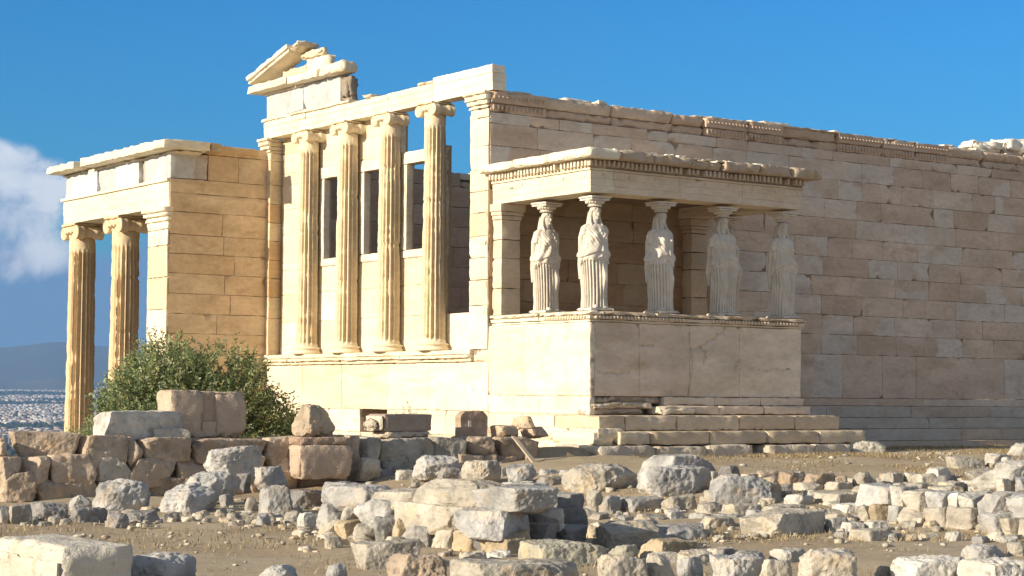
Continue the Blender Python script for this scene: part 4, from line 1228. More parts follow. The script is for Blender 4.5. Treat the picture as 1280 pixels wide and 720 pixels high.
    (16,1.03,-13.19,-2.11,0.24,0.18,0.19,6.0,'r','W',22), (16,-0.79,-14.84,-2.23,0.59,0.44,0.32,20,'r','W',52),
    (16,8.71,-7.17,-2.23,0.46,0.35,0.32,-5.0,'r','W',34), (16,-1.16,-15.28,-2.33,0.32,0.24,0.2,-4.0,'r','G',34),
    (17,-10.66,-21.55,-2.76,0.18,0.13,0.26,12.0,'r','C',29), (17,-10.61,-22.01,-2.76,0.54,0.43,0.37,15,'s','W',90),
    (17,-7.63,-20.07,-2.76,0.43,0.34,0.23,9.0,'b','G',62), (17,-10.38,-22.6,-2.76,0.54,0.43,0.38,8,'s','W',96),
    (17,-7.16,-20.17,-2.76,0.31,0.23,0.23,-7.0,'r','C',46), (18,-3.3,-12.45,-2.51,0.35,0.22,0.2,14.0,'k','C',30),
    (18,-2.6,-12.34,-2.47,0.33,0.26,0.17,-5.0,'s','C',34), (18,-2.25,-12.59,-2.46,0.35,0.28,0.18,-7.0,'s','C',36),
    (18,-2.3,-13.19,-2.49,0.25,0.2,0.16,8.0,'s','C',25), (18,-1.81,-13.12,-2.47,0.17,0.14,0.2,5.0,'s','C',17),
    (18,-1.86,-13.51,-2.48,0.15,0.12,0.21,1.0,'s','C',16), (18,-1.33,-13.43,-2.47,0.37,0.3,0.19,-1.0,'s','C',39),
    (18,-1.0,-13.77,-2.47,0.31,0.25,0.22,1.0,'s','C',32), (18,-0.17,-13.44,-2.44,0.21,0.16,0.17,9.0,'s','C',19),
    (18,0.0,-13.73,-2.45,0.33,0.26,0.16,3.0,'s','W',32), (19,-7.3,-13.1,-2.74,0.22,0.18,0.17,-6.0,'s','C',26),
    (19,-7.2,-13.52,-2.74,0.25,0.2,0.17,-9.0,'s','G',29), (19,-6.98,-13.82,-2.73,0.35,0.26,0.17,8.0,'r','C',40),
    (19,-6.64,-13.94,-2.72,0.24,0.18,0.2,7.0,'r','G',27), (19,-6.45,-14.22,-2.72,0.24,0.19,0.17,12.0,'s','G',27),
    (19,-6.06,-14.28,-2.71,0.39,0.29,0.14,14.0,'r','G',42), (19,-5.87,-14.7,-2.7,0.25,0.2,0.2,4.0,'s','G',29),
    (19,-5.67,-14.99,-2.7,0.33,0.26,0.18,-6.0,'s','W',39), (19,-5.4,-15.15,-2.69,0.19,0.15,0.21,2.0,'s','C',23),
    (19,-5.13,-15.28,-2.68,0.3,0.24,0.2,9.0,'s','C',35), (19,-4.86,-15.53,-2.67,0.35,0.28,0.13,-3.0,'s','C',42),
    (20,-12.35,-17.41,-2.76,0.25,0.19,0.16,0.0,'r','C',38), (20,-11.98,-17.36,-2.76,0.22,0.18,0.15,-6.0,'s','W',33),
    (20,-11.75,-17.61,-2.76,0.26,0.2,0.16,3.0,'r','G',40), (20,-11.4,-17.64,-2.76,0.21,0.16,0.18,2.0,'r','L',31),
    (20,-11.2,-17.92,-2.76,0.26,0.21,0.19,7.0,'s','W',40), (20,-10.95,-18.14,-2.76,0.3,0.22,0.22,9.0,'r','L',44),
    (20,-10.79,-18.53,-2.76,0.3,0.22,0.17,13.0,'r','W',43), (20,-10.6,-18.87,-2.76,0.32,0.24,0.2,6.0,'r','C',49),
    (20,-10.15,-18.82,-2.76,0.17,0.11,0.2,-3.0,'k','G',24), (20,-10.09,-19.17,-2.76,0.3,0.22,0.2,2.0,'r','G',45),
    (20,-9.64,-19.22,-2.76,0.28,0.22,0.21,-3.0,'s','W',43), (21,-5.56,-4.53,-2.54,0.41,0.33,0.23,7.0,'s','G',37),
    (21,-5.37,-5.27,-2.53,0.44,0.27,0.22,9.0,'k','W',36), (21,-5.13,-5.73,-2.51,0.38,0.28,0.23,11.0,'r','G',33),
    (21,-4.9,-6.26,-2.5,0.36,0.29,0.24,11.0,'s','G',33), (21,-4.54,-6.4,-2.46,0.32,0.2,0.24,-7.0,'k','G',26),
    (21,-4.37,-6.73,-2.45,0.2,0.16,0.22,9.0,'s','G',18), (21,-4.29,-7.2,-2.45,0.41,0.3,0.22,-0.0,'r','W',37),
    (21,-3.92,-7.46,-2.42,0.37,0.23,0.18,9.0,'k','G',31), (21,-3.82,-7.89,-2.42,0.28,0.22,0.2,-9.0,'s','G',26),
    (22,-6.57,-16.96,-2.74,0.2,0.16,0.13,-2.0,'b','G',26), (22,-6.26,-17.15,-2.74,0.17,0.13,0.13,13.0,'r','W',20),
    (22,-6.31,-17.57,-2.74,0.17,0.13,0.12,-6.0,'b','G',22), (22,-5.88,-17.71,-2.74,0.26,0.21,0.14,-8.0,'b','C',35),
    (22,-5.82,-18.05,-2.74,0.16,0.12,0.16,-6.0,'r','W',21), (22,-5.79,-18.46,-2.74,0.21,0.16,0.13,7.0,'r','G',26),
    (22,-5.51,-18.61,-2.74,0.23,0.19,0.13,9.0,'s','W',29), (22,-4.99,-18.62,-2.73,0.23,0.18,0.12,-9.0,'s','G',30),
    (23,-4.29,-8.63,-2.48,0.26,0.21,0.26,-8.0,'s','C',24), (23,-3.94,-8.91,-2.46,0.4,0.32,0.19,1.0,'s','G',39),
    (23,-4.05,-9.69,-2.49,0.3,0.24,0.19,-7.0,'s','C',29), (23,-3.46,-9.66,-2.44,0.39,0.29,0.23,10.0,'r','B',36),
    (23,-3.36,-10.32,-2.45,0.29,0.24,0.24,4.0,'s','C',29), (23,-2.82,-10.29,-2.41,0.25,0.19,0.22,-2.0,'r','B',24),
    (23,-2.73,-10.72,-2.42,0.31,0.19,0.2,-2.0,'k','C',28), (23,-2.58,-10.98,-2.42,0.26,0.16,0.21,-6.0,'k','B',23),
    (23,-2.12,-10.92,-2.4,0.31,0.19,0.24,2.0,'k','B',27), (23,-1.81,-11.25,-2.41,0.33,0.25,0.24,-2.0,'r','G',32),
]

# ------------------------------------------------------------------ the maidens
def remesh(o, size):
    md = o.modifiers.new('r', 'REMESH')
    md.mode = 'VOXEL'
    md.voxel_size = size
    md.use_smooth_shade = True
    dg = bpy.context.evaluated_depsgraph_get()
    me = bpy.data.meshes.new_from_object(o.evaluated_get(dg))
    o.modifiers.clear()
    old = o.data
    o.data = me
    if not me.materials:
        me.materials.append(old.materials[0])
    n = len(me.vertices)
    co = np.zeros(n*3, np.float32)
    me.vertices.foreach_get('co', co)
    co = co.reshape(-1, 3).astype(float)
    if 'tone' in me.color_attributes:
        me.color_attributes.remove(me.color_attributes['tone'])
    a = me.color_attributes.new('tone', 'FLOAT_COLOR', 'POINT')
    c = vary(co, STATC, .12, 2.2, (1, 1, .6))
    a.data.foreach_set('color', np.c_[c, np.ones(n)].astype(np.float32).ravel())
    return o
STATC = (.66, .605, .52)
def make_maiden(mirror, label, loc, arm_stumps, seed, rz=0.0):
    """faces -y; stands on the leg at -x (mirrored: +x) with the other knee bent; local z = 0 at the plinth's underside"""
    mx = -1.0 if mirror else 1.0
    T = lambda V: V*np.array([mx*.97, .96, 1.078])
    TK = lambda V: np.stack([V[:, 0]*mx, V[:, 1], 2.352-(2.285-V[:, 2])*.70], 1)
    root = empty('maiden_statue', label, 'statue', loc, rz, 'stone maidens carrying the porch roof')
    g = lambda x, c, s: np.exp(-((x-c)/s)**2)
    # robe
    nz, na = 200, 380
    zz = np.linspace(.075, 1.66, nz)
    th = np.linspace(0, 2*np.pi, na, endpoint=False)
    kz = [.07, .25, .60, .92, 1.02, 1.10, 1.20, 1.36, 1.48, 1.57, 1.62, 1.66]
    hx = np.interp(zz, kz, [.275, .262, .27, .295, .298, .285, .25, .272, .292, .285, .235, .12])
    hy = np.interp(zz, kz, [.215, .205, .21, .215, .218, .21, .182, .20, .195, .165, .135, .09])
    cx = np.interp(zz, kz, [0, 0, -.015, -.03, -.03, -.025, -.015, 0, 0, 0, 0, 0])
    A, Zz = np.meshgrid(th, zz, indexing='ij')
    HX, HY, CX = [np.broadcast_to(q, A.shape) for q in (hx, hy, cx)]
    n_ = 2.35
    ca, sa = np.cos(A), np.sin(A)
    rr = (np.abs(ca)**n_ + np.abs(sa)**n_)**(-1/n_)
    x, y = ca*rr*HX, sa*rr*HY
    front = sstep(.25, -.35, sa)
    # the bent leg (+x, front): knee and shin press through the cloth
    leg = g(x, .125, .085)*front
    knee = leg*(g(Zz, .66, .20)*.085 + sstep(.95, .7, Zz)*.02 + g(Zz, .30, .25)*.0)
    # folds of the skirt: deep flutes on the standing leg, shallow on the bent one
    skirt = sstep(1.0, .93, Zz)
    deep = 1 - .80*g(x, .13, .085)*front*sstep(.14, .3, Zz)
    ph = A*13 + .5*np.sin(A*3+seed) + .25*np.sin(Zz*3+A*2)
    fold = (np.abs(np.sin(ph))**.55 - .68)
    off = skirt*deep*fold*.066
    # overfold with its curved lower edge, pouch above the belt
    hem = 1.00 - .10*np.abs(ca)**2 + .03*np.sin(A*5+seed)
    hem2 = 1.14 + .0*A - .13*np.abs(ca)**1.5
    over = sstep(hem-.006, hem+.012, Zz)
    pouch = sstep(hem2-.006, hem2+.01, Zz)*g(Zz, hem2+.05, .10)
    off = off + over*.03*sstep(1.5, 1.2, Zz) + pouch*.036
    up = over*sstep(1.62, 1.5, Zz)
    bod = np.sin(A*17 + 2.2*np.sin(Zz*7+seed) + 5*np.abs(x)/.2)*.5 + np.sin(A*9 - 3*Zz*4 + seed)*.5
    off = off + up*bod*.017*(1-.5*g(Zz, 1.42, .08))
    off = off + front*(g(x, .105, .065) + g(x, -.105, .065))*g(Zz, 1.42, .075)*.055
    # drapery crossing from shoulder to hip
    vline = np.abs(x)*1.3 + 1.30
    off = off + front*up*np.sin((Zz-vline)*70)*.007*g(Zz, 1.42, .16)
    off = off + .006*fbm(np.stack([x.ravel()*9, y.ravel()*9, Zz.ravel()*5+seed], 1), 3).reshape(x.shape)
    nx, ny = ca/HX, sa/HY
    nn = np.hypot(nx, ny)
    x2 = CX + x + off*nx/nn
    y2 = y + off*ny/nn - knee
    P = np.stack([x2.ravel(), y2.ravel(), Zz.ravel()], 1)
    M = MB()
    C = vary(P+seed, STATC, .12, 2.0, (1, 1, .6))
    M.add(P, [grid_faces(na, nz, 0, True), np.array([[k*nz for k in range(na)][::-1]]), np.array([[k*nz+nz-1 for k in range(na)]])], C, T)
    # mantle falling behind both shoulders
    for s in (-1, 1):
        pts = [(s*.25, .06, 1.60), (s*.285, .09, 1.4), (s*.27, .12, 1.15), (s*.275, .13, .9), (s*.27, .14, .62)]
        tube(M, pts, [.05, .062, .055, .06, .03], C[0], 12, T)
        tube(M, [(a-s*.045, b+.03, c) for a, b, c in pts], [.04, .05, .05, .05, .02], C[0], 12, T)
    M.build('robe', STATUE, root, True)
    # body: one surface from the feet through the torso to neck, head and arms
    B = MB()
    tube(B, [(0, .0, .9), (0, .0, 1.2), (0, 0, 1.5), (0, .0, 1.64)], [.15, .13, .14, .10], STATC, 20, T)
    tube(B, [(0, .01, 1.58), (0, .0, 1.68), (0, -.012, 1.78)], [.095, .078, .075], STATC, 20, T)
    ellipsoid(B, (0, -.022, 1.868), (.090, .112, .135), STATC, T, 30, 20)
    ellipsoid(B, (0, -.065, 1.80), (.058, .058, .055), STATC, T, 20, 12)          # jaw and chin
    ellipsoid(B, (0, -.110, 1.765), (.026, .020, .02), STATC, T, 14, 10)
    tube(B, [(0, -.120, 1.905), (0, -.136, 1.862), (0, -.146, 1.835), (0, -.118, 1.822)], [.012, .014, .020, .010], STATC, 10, T)
    for s in (-1, 1):
        ellipsoid(B, (s*.036, -.112, 1.905), (.030, .018, .010), STATC, T, 12, 8)   # brow
        ellipsoid(B, (s*.036, -.110, 1.880), (.019, .012, .010), STATC, T, 12, 8)   # eye
        ellipsoid(B, (s*.046, -.096, 1.845), (.028, .022, .024), STATC, T, 12, 8)   # cheek
        ellipsoid(B, (s*.090, .005, 1.868), (.014, .026, .036), STATC, T, 12, 8)    # ear
        # upper arms, broken off
        ln = arm_stumps[0 if s < 0 else 1]
        sh, el = np.array((s*.255, .0, 1.555)), np.array((s*.335, .035, 1.22))
        tip = sh + (el-sh)*ln
        tube(B, [sh-(el-sh)*.1, sh, sh+(tip-sh)*.5, tip], [.06, .082, .072, .064], STATC, 16, T)
        tube(B, [(s*.10, 0, 1.60), (s*.20, .0, 1.585), (s*.265, .0, 1.555)], [.08, .08, .078], STATC, 16, T)
        # legs under the robe and feet showing below the hem
        fy = -.06 if s < 0 else -.02
        kn = (s*.115, -.02, .58) if s < 0 else (s*.125, -.14, .60)
        tube(B, [(s*.09, 0, 1.0), kn, (s*.12, .02 if s < 0 else .02, .14)], [.12, .085, .055], STATC, 16, T)
        tube(B, [(s*.12, .03+fy, .115), (s*.125, -.10+fy, .105), (s*.13, -.215+fy, .092)], [.052, .046, .026], STATC, 14, T)
        for k in range(5):
            tx = s*(.130+(k-2)*.017)
            tube(B, [(tx, -.20+fy, .092), (tx, -.235+fy-.012*(k in (1, 2)), .088)], [.012, .009], STATC, 8, T)
    ellipsoid(B, (0, -.118, 1.800), (.026, .014, .008), STATC, T, 12, 8)
    ellipsoid(B, (0, -.114, 1.787), (.022, .014, .008), STATC, T, 12, 8)
    remesh(B.build('body', STATUE, root, True), .0085)
    # hair: waves round the brow, plaits on the shoulders, thick tail behind
    H = MB()
    hc = np.array(STATC)*.97
    u = np.linspace(0, 2*np.pi, 60, endpoint=False)
    v = np.linspace(.05, 1.0, 24)
    U, Vv = np.meshgrid(u, v, indexing='ij')
    lim = np.where(np.sin(U) < -.1, .47, .80)
    el = Vv*lim*np.pi
    rad_ = 1 + .045*np.sin(U*12 + el*8)
    Ph = np.stack([np.cos(U)*np.sin(el)*.112*rad_, .0 + np.sin(U)*np.sin(el)*.138*rad_, 1.872 + np.cos(el)*.150*rad_], -1).reshape(-1, 3)
    H.add(Ph, [grid_faces(60, 24, 0, True)[:, ::-1]], hc, T)
    for s in (-1, 1):
        wv = [(.0, .0), (.01, .01), (-.005, 0), (.01, -.01), (0, 0)]
        tube(H, [(s*.088, -.02, 1.90), (s*.105, .01, 1.80), (s*.125, -.02, 1.70), (s*.14, -.10, 1.60), (s*.135, -.155, 1.50), (s*.13, -.175, 1.42)], [.03, .042, .038, .028, .024, .012], hc, 10, T)
        tube(H, [(s*.06, -.095, 1.955), (s*.092, -.06, 1.92), (s*.10, .0, 1.88), (s*.08, .08, 1.85)], [.022, .026, .028, .03], hc, 10, T)
    tube(H, [(0, .10, 1.90), (0, .13, 1.78), (0, .155, 1.65), (0, .185, 1.5), (0, .19, 1.35)], [.09, .095, .10, .085, .04], hc, 16, T)
    H.build('hair', STATUE, root, True)
    # capital
    K = MB()
    lathe(K, [(.115, 1.985), (.135, 2.0), (.140, 2.025), (.128, 2.035), (.128, 2.05), (.15, 2.075), (.175, 2.105), (.20, 2.135), (.21, 2.155), (.20, 2.165), (.001, 2.165)], STATC, TK, 40)
    for k in range(18):
        a = 2*np.pi*k/18
        ellipsoid(K, (math.cos(a)*.178, math.sin(a)*.178, 2.112), (.022, .022, .034), STATC, TK, 8, 6)
        ellipsoid(K, (math.cos(a+.1)*.138, math.sin(a+.1)*.138, 2.013), (.016, .016, .012), STATC, TK, 8, 6)
    rbox(K, (-.225, -.225, 2.168), (.225, .225, 2.225), np.array(STATC)*1.03, TK, .05, .02, .012)
    rbox(K, (-.25, -.25, 2.228), (.25, .25, 2.285), np.array(STATC)*1.03, TK, .05, .02, .015, chips=1, chipsize=(.03, .08))
    K.build('capital', STATUE, root)
    Q = MB()
    rbox(Q, (-.295, -.31, 0.02), (.295, .27, .074), np.array(STATC)*.97, T, .05, .03, .02, .006, chips=2, chipsize=(.04, .12), seed=seed+50)
    Q.build('plinth', STATUE, root)
    return root
MZ = .722
for a in (
    (0, 'sunlit stone maiden nearest the temple corner, leftmost of the row', (.46, -1.45, MZ-.01), (.55, .3), 1, .10),
    (0, 'sunlit stone maiden standing at the near corner of the porch podium', (.47, -3.08, MZ-.01), (.35, .3), 2, -.06),
    (0, 'stone maiden touched by a patch of sun, next right of the corner statue', (2.22, -3.08, MZ-.01), (.6, .5), 3, .05),
    (1, 'shaded stone maiden above the big crack in the podium, second from the right end', (3.95, -3.08, MZ-.01), (.5, .5), 4, -.12),
    (1, 'pale shaded stone maiden standing at the far right corner of the podium', (5.70, -3.08, MZ-.01), (.75, .5), 5, .08),
    (1, 'dark stone maiden set back inside the porch behind the second from right', (5.55, -1.45, MZ-.01), (.5, .5), 6)):
    make_maiden(*a)

# ------------------------------------------------------------------ olive tree
def olive():
    root = empty('olive_tree', 'bushy grey-green olive tree growing behind the terrace wall beside the ochre wall', 'tree', (-5.3, 3.5, -4.3))
    r = np.random.default_rng(9)
    Tk = MB()
    tube(Tk, [(0, 0, -.15), (.05, 0, .5), (-.05, .08, 1.0), (0, 0, 1.5)], [.24, .18, .15, .12], (.16, .13, .10), 12)
    Bm = MB()
    ends = []
    for k in range(34):
        a = r.uniform(0, 2*np.pi)
        s = math.sqrt(r.uniform(.03, 1))
        e = np.array([math.cos(a)*s*1.8, math.sin(a)*s*1.5, 2.0+1.9*(1-s*s)**.5*r.uniform(.5, 1.0)])
        st = np.array([0, 0, r.uniform(.7, 1.4)])
        mid = (st+e)/2 + r.normal(0, .12, 3) + np.array([0, 0, .1])
        tube(Bm, [st, (st*.5+mid*.5), mid, e], [.05, .035, .022, .008], (.17, .14, .11), 6)
        ends.append((mid, e))
    Tk.build('trunk', BARK, root, True)
    Bm.build('limbs', BARK, root, True)
    # shoots carrying narrow leaves, spread through an uneven dome
    n = 7500
    lob = [((0, 0, 2.35), (1.95, 1.6, 1.75)), ((-1.35, -.2, 2.0), (.95, 1.1, 1.15)), ((1.55, -.2, 1.95), (1.0, 1.1, 1.2)), ((-.35, 0, 3.1), (1.05, 1.0, 1.25)), ((.75, -.1, 3.0), (.9, .9, 1.2)), ((2.2, -.5, 1.6), (.7, .8, .95)), ((-2.1, 0, 1.5), (.6, .8, .9)), ((-1.1, -.2, 2.7), (.8, .9, 1.1))]
    wl = np.array([3, 1.3, 1.4, 1.5, 1.2, .8, .6, 1.1])
    li = r.choice(len(lob), n, p=wl/wl.sum())
    V, F, C = [], [], []
    cols = 1.5*np.array([(.13, .165, .07), (.17, .20, .10), (.09, .125, .055), (.23, .25, .15), (.21, .215, .09)])
    off = 0
    for k in range(n):
        c, rr = np.array(lob[li[k]][0]), np.array(lob[li[k]][1])*1.07
        d = r.normal(0, 1, 3)
        d /= np.linalg.norm(d)
        q = r.uniform(.25, 1)**.45
        base = c + d*rr*q
        if base[2] < .9:
            continue
        clump = vnoise((base*1.9)[None]+4)[0]
        if clump < -.42:
            continue
        out = d*np.array([1, 1, .6]) + np.array([0, 0, .9]) + r.normal(0, .45, 3)
        out /= np.linalg.norm(out)
        L = r.uniform(.22, .52)
        m = int(L*46)
        ts = np.linspace(0, 1, m)
        cc = cols[r.integers(0, 5)]*(1+.25*clump)
        pos = base + out*L*ts[:, None] + np.array([0, 0, -.08])*(ts**2)[:, None]
        ld = r.normal(0, 1, (m, 3)) + out*.9
        ld /= np.linalg.norm(ld, axis=1)[:, None]
        sd = np.cross(ld, r.normal(0, 1, (m, 3)))
        sd /= np.linalg.norm(sd, axis=1)[:, None]
        ll = r.uniform(.06, .105, m)[:, None]
        ww = ll*.19
        v = np.stack([pos, pos+ld*ll*.5+sd*ww, pos+ld*ll, pos+ld*ll*.5-sd*ww], 1).reshape(-1, 3)
        V.append(v)
        F.append(np.arange(m*4).reshape(-1, 4)+off)
        C.append(np.repeat(np.clip(cc*r.uniform(.75, 1.3, (m, 1)), 0, 1), 4, 0))
        off += m*4
    M = MB()
    M.add(np.concatenate(V), [np.concatenate(F)], np.concatenate(C))
    M.build('crown', LEAF, root)
olive()

# ------------------------------------------------------------------ stones
TONES = {'G': (.40, .395, .385), 'C': (.45, .415, .355), 'B': (.47, .38, .295), 'W': (.54, .52, .475), 'D': (.27, .26, .255), 'P': (.52, .41, .33), 'O': (.49, .40, .28), 'L': (.47, .45, .37)}
TONEW = {'G': 'grey', 'C': 'cream', 'B': 'brown', 'W': 'whitish', 'D': 'dark grey', 'P': 'pinkish', 'O': 'ochre', 'L': 'lichen-spotted'}
KINDS = {'k': ('stone_block', 'squared block', 'block', 18.0, 9, .026), 'r': ('rough_rock', 'rough rock', 'rock', 10.0, 20, .040), 'b': ('boulder', 'rounded boulder', 'boulder', 3.8, 18, .036), 's': ('stone_slab', 'flat slab', 'slab', 12.0, 10, .032)}
ORD = ['first', 'second', 'third', 'fourth', 'fifth', 'sixth', 'seventh', 'eighth', 'ninth', 'tenth', 'eleventh', 'twelfth', 'thirteenth', 'fourteenth', 'fifteenth', 'sixteenth', 'seventeenth', 'eighteenth', 'nineteenth', 'twentieth']
def rock_mesh(dim, power, cuts, amp, tone, seed, n):
    r = np.random.default_rng(seed)
    g_ = np.linspace(-1, 1, n+1)
    V, F = box_grid((-1, -1, -1), (1, 1, 1), 2.0/n)
    q = V/((np.abs(V)**power).sum(1)**(1/power))[:, None]
    # squeeze the corners differently so that no two stones share an outline
    tw = r.uniform(-.16, .16, 6)
    q[:, 0] *= 1 + tw[0]*q[:, 2] + tw[1]*q[:, 1]
    q[:, 1] *= 1 + tw[2]*q[:, 2] + tw[3]*q[:, 0]
    q[:, 2] *= 1 + .6*tw[4]*q[:, 0] + .4*tw[5]*q[:, 1]
    for k in range(cuts):
        nv = r.normal(0, 1, 3)*np.array([1, 1, .8])
        nv /= np.linalg.norm(nv)
        sup = (q @ nv).max()
        d = sup*(r.uniform(.66, .94) if k < cuts*.6 else r.uniform(.82, .98))
        over = np.clip(q @ nv - d, 0, None)
        q = q - over[:, None]*nv
    q /= np.abs(q).max(0)
    P = q*np.array(dim)/2
    m = min(dim)
    f1 = fbm(P/m*1.3 + seed*.37, 4, .55)
    f2 = fbm(P/m*4.5 + seed*.91, 3, .6)
    rd = P/np.linalg.norm(P, axis=1)[:, None]
    rg = 1-np.abs(fbm(P/m*2.6 + seed*.53, 4, .55))*2
    f3 = fbm(P/m*11 + seed*.21, 2, .6)
    pit = np.clip(f2-.45, 0, 1)
    P = P + rd*(f1*amp*.5 + np.round(f1*2.2+.3*f2)/2.2*amp*1.0 + rg*amp*.45 + f2*amp*.75 + f3*amp*.5 - pit*amp*2.6)[:, None]*m
    P[:, 2] += dim[2]/2
    tone = np.array(tone)
    a = fbm(P*2.4 + seed, 3)
    b = fbm(P*5.0 + seed*1.7, 3)
    C = tone[None]*(1 + .30*a[:, None])
    C = C + np.clip(b-.25, 0, 1)[:, None]*np.array([.10, .03, -.04])
    C = C*(1-.40*np.clip(-b-.3, 0, 1))[:, None]*(1-.45*np.clip(pit, 0, .5))[:, None]
    return P, F, C
def stone(name, dim, loc, yaw, kind, tone, seed, npx):
    _, _, _, power, cuts, amp = KINDS[kind]
    n = int(np.clip(npx*.5, 12, 64))
    P, F, C = rock_mesh(dim, power, cuts, amp, tone, seed, n)
    M = MB().add(P, [F], C)
    o = M.build(name, ROCK)
    o['kind'] = 'thing'
    o.location = loc
    o.rotation_euler = (0, 0, rad(-yaw))
    return o
cnt = {}
tot = {}
for s in STONES:
    tot[s[0]] = tot.get(s[0], 0)+1
for i, (ri, x, y, z, w_, d_, h_, yw, kd, tn, npx) in enumerate(STONES):
    k = cnt[ri] = cnt.get(ri, 0)+1
    nm, ph, cat = KINDS[kd][:3]
    dn = .22 if ri in (1, 2, 3) else .10 if ri in (6, 7, 8, 13, 14) else (.07 if ri else .02)
    gw = 1.14 if ri in (1, 2, 3) else (1.16 if ri in (6, 7, 8, 13, 14) else (1.05 if ri in (0, 10) else 1.22))
    o = stone(nm, (w_*gw, d_*(gw*1.15 if ri in (6, 7, 8, 13, 14) else gw), h_+dn+(.03 if ri in (1, 2, 3) else 0)), (x, y, z-dn), yw, kd, np.array(TONES[tn])*(1+.07*math.sin(i*12.9)), 100+i, npx)
    size = 'small ' if max(w_, h_) < .32 else ('large ' if w_ > .85 else '')
    if tot[ri] > 20:
        o_w = str(k)
    where = (ORD[k-1]+' from left') if k <= tot[ri]-2 or tot[ri] < 4 else ('rightmost' if k == tot[ri] else 'next to rightmost')
    tag(o, f"{size}{TONEW[tn]} {ph}, {where} {ROWS[ri][0]}", cat, ROWS[ri][1])

def chiselled(name, label, cat, loc, yaw, fn, mat=ROCK):
    M = MB()
    fn(M)
    o = M.build(name, mat)
    o.location = loc
    o.rotation_euler = (0, 0, rad(-yaw))
    return tag(o, label, cat, None, 'thing')
# big upright block with a sunk slot, on top of the terrace wall
bb = empty('ashlar_block', 'large upright brown ashlar block with a sunk rectangular slot, in front of the olive tree', 'block', (-8.72, -3.95, -1.74), rad(-2))
M = MB()
c = (.50, .40, .31)
rbox(M, (-.70, -.32, 0), (-.11, .32, .79), c, None, .05, .06, .05, .012, chips=3, chipsize=(.05, .18), seed=5)
rbox(M, (.12, -.32, 0), (.70, .32, .77), c, None, .05, .07, .06, .012, chips=4, chipsize=(.10, .30), seed=9)
rbox(M, (-.13, -.315, 0), (.14, .32, .27), c, None, .05, .03, .02, .006, seed=7)
rbox(M, (-.13, -.27, .25), (.14, .32, .775), (.45, .35, .27), None, .05, .03, .02, .006, seed=8)
M.build('block_body', ROCK, bb)
# two-part upright block standing against the wall
chiselled('stone_block', 'buff squared block standing upright below the rough peaked boulder', 'block', (-6.9, -4.75, -2.45), 4, lambda M: rbox(M, (-.50, -.35, 0), (.50, .35, .58), (.50, .39, .30), None, .05, .06, .05, .014, chips=3, chipsize=(.06, .2), seed=11))
chiselled('stone_slab', 'flat brown slab between the buff upright block and the peaked boulder', 'slab', (-6.9, -4.72, -1.875), 4, lambda M: rbox(M, (-.50, -.34, 0), (.49, .35, .14), (.40, .29, .22), None, .05, .05, .04, .012, chips=3, chipsize=(.06, .2), seed=12))
def peak(M):
    P, F, C = rock_mesh((.86, .6, .56), 3.2, 4, .05, (.46, .38, .29), 713, 26)
    t = np.clip(P[:, 2]/.56, 0, 1)
    P[:, 0] = P[:, 0]*(1-.48*t) - .08*t
    P[:, 1] *= (1-.35*t)
    M.add(P, [F], C)
chiselled('rough_rock', 'rough peaked boulder standing on the flat brown slab above the buff block', 'rock', (-6.92, -4.70, -1.75), 2, peak)
# squared slab in the near left corner
chiselled('stone_block', 'large cream flat-topped block cut off by the bottom left corner', 'block', (-17.54, -19.31, -2.8), -1, lambda M: (rbox(M, (0, 0, 0), (.62, 1.45, .57), (.60, .56, .48), None, .035, .06, .04, .012, chips=5, chipsize=(.06, .22), seed=23), rbox(M, (-.035, .02, 0), (.0, 1.43, .46), (.60, .56, .48), None, .04, .03, .02, .006, seed=24)))
# moulded base lying on the wall
def mbase(M):
    c = (.52, .45, .36)
    rbox(M, (-.42, -.26, .12), (.62, .28, .43), (.36, .29, .24), None, .05, .03, .015, .004, seed=3)
    rbox(M, (-.49, -.25, .13), (-.425, .27, .40), (.60, .54, .44), None, .04, .03, .02, .004)
    rbox(M, (-.60, -.22, .10), (-.495, .24, .36), c, None, .04, .10, .09, .02, chips=4, chipsize=(.06, .16))
    rbox(M, (-.40, -.29, 0), (.63, .27, .117), c, None, .05, .06, .06, .012, chips=3, chipsize=(.05, .15))
chiselled('statue_base', 'rectangular moulded stone base lying on the wall in front of the dark doorway', 'statue base', (-4.90, -4.1, -1.775), -3, mbase)
# round-topped slab with a small white tag
def stele():
    root = empty('round_topped_slab', 'brown upright slab with rounded shoulders and a small white tag, against the sunlit wall', 'slab', (-3.27, -4.15, -1.775), rad(-2))
    M = MB()
    P, F = box_grid((-.29, -.10, 0), (.29, .10, .48), .03)
    t = np.clip((P[:, 2]-.36)/.12, 0, 1)
    P[:, 0] *= 1 - .34*t**2.2
    P += .008*np.stack([fbm(P*6+k, 3) for k in range(3)], 1)
    M.add(P, [F], vary(P, (.42, .31, .23), .15, 3))
    M.build('slab_body', ROCK, root, False)
    M = MB()
    rbox(M, (-.135, -.122, .19), (-.075, -.112, .31), (.78, .75, .70), None, .05, .005, .002, .0)
    M.build('tag_plate', WOOD, root)
stele()
# leaning plank
def plank(M):
    a, b = np.array((-.10, .55, .75)), np.array((.06, -.30, 0.0))
    d = (b-a)/np.linalg.norm(b-a)
    s = np.cross(d, (1, 0, 0)); s /= np.linalg.norm(s)
    T = lambda V: a + V[:, :1]*d + V[:, 1:2]*np.array((1, 0, 0)) + V[:, 2:3]*s
    L = np.linalg.norm(b-a)
    rbox(M, (0, -.05, -.018), (L, .05, .018), (.46, .38, .29), T, .04, .01, .006, .004)
o = chiselled('plank', 'narrow weathered wooden plank leaning against the dark end of the terrace wall', 'plank', (-2.6, -5.25, -2.5), 0, plank, WOOD)
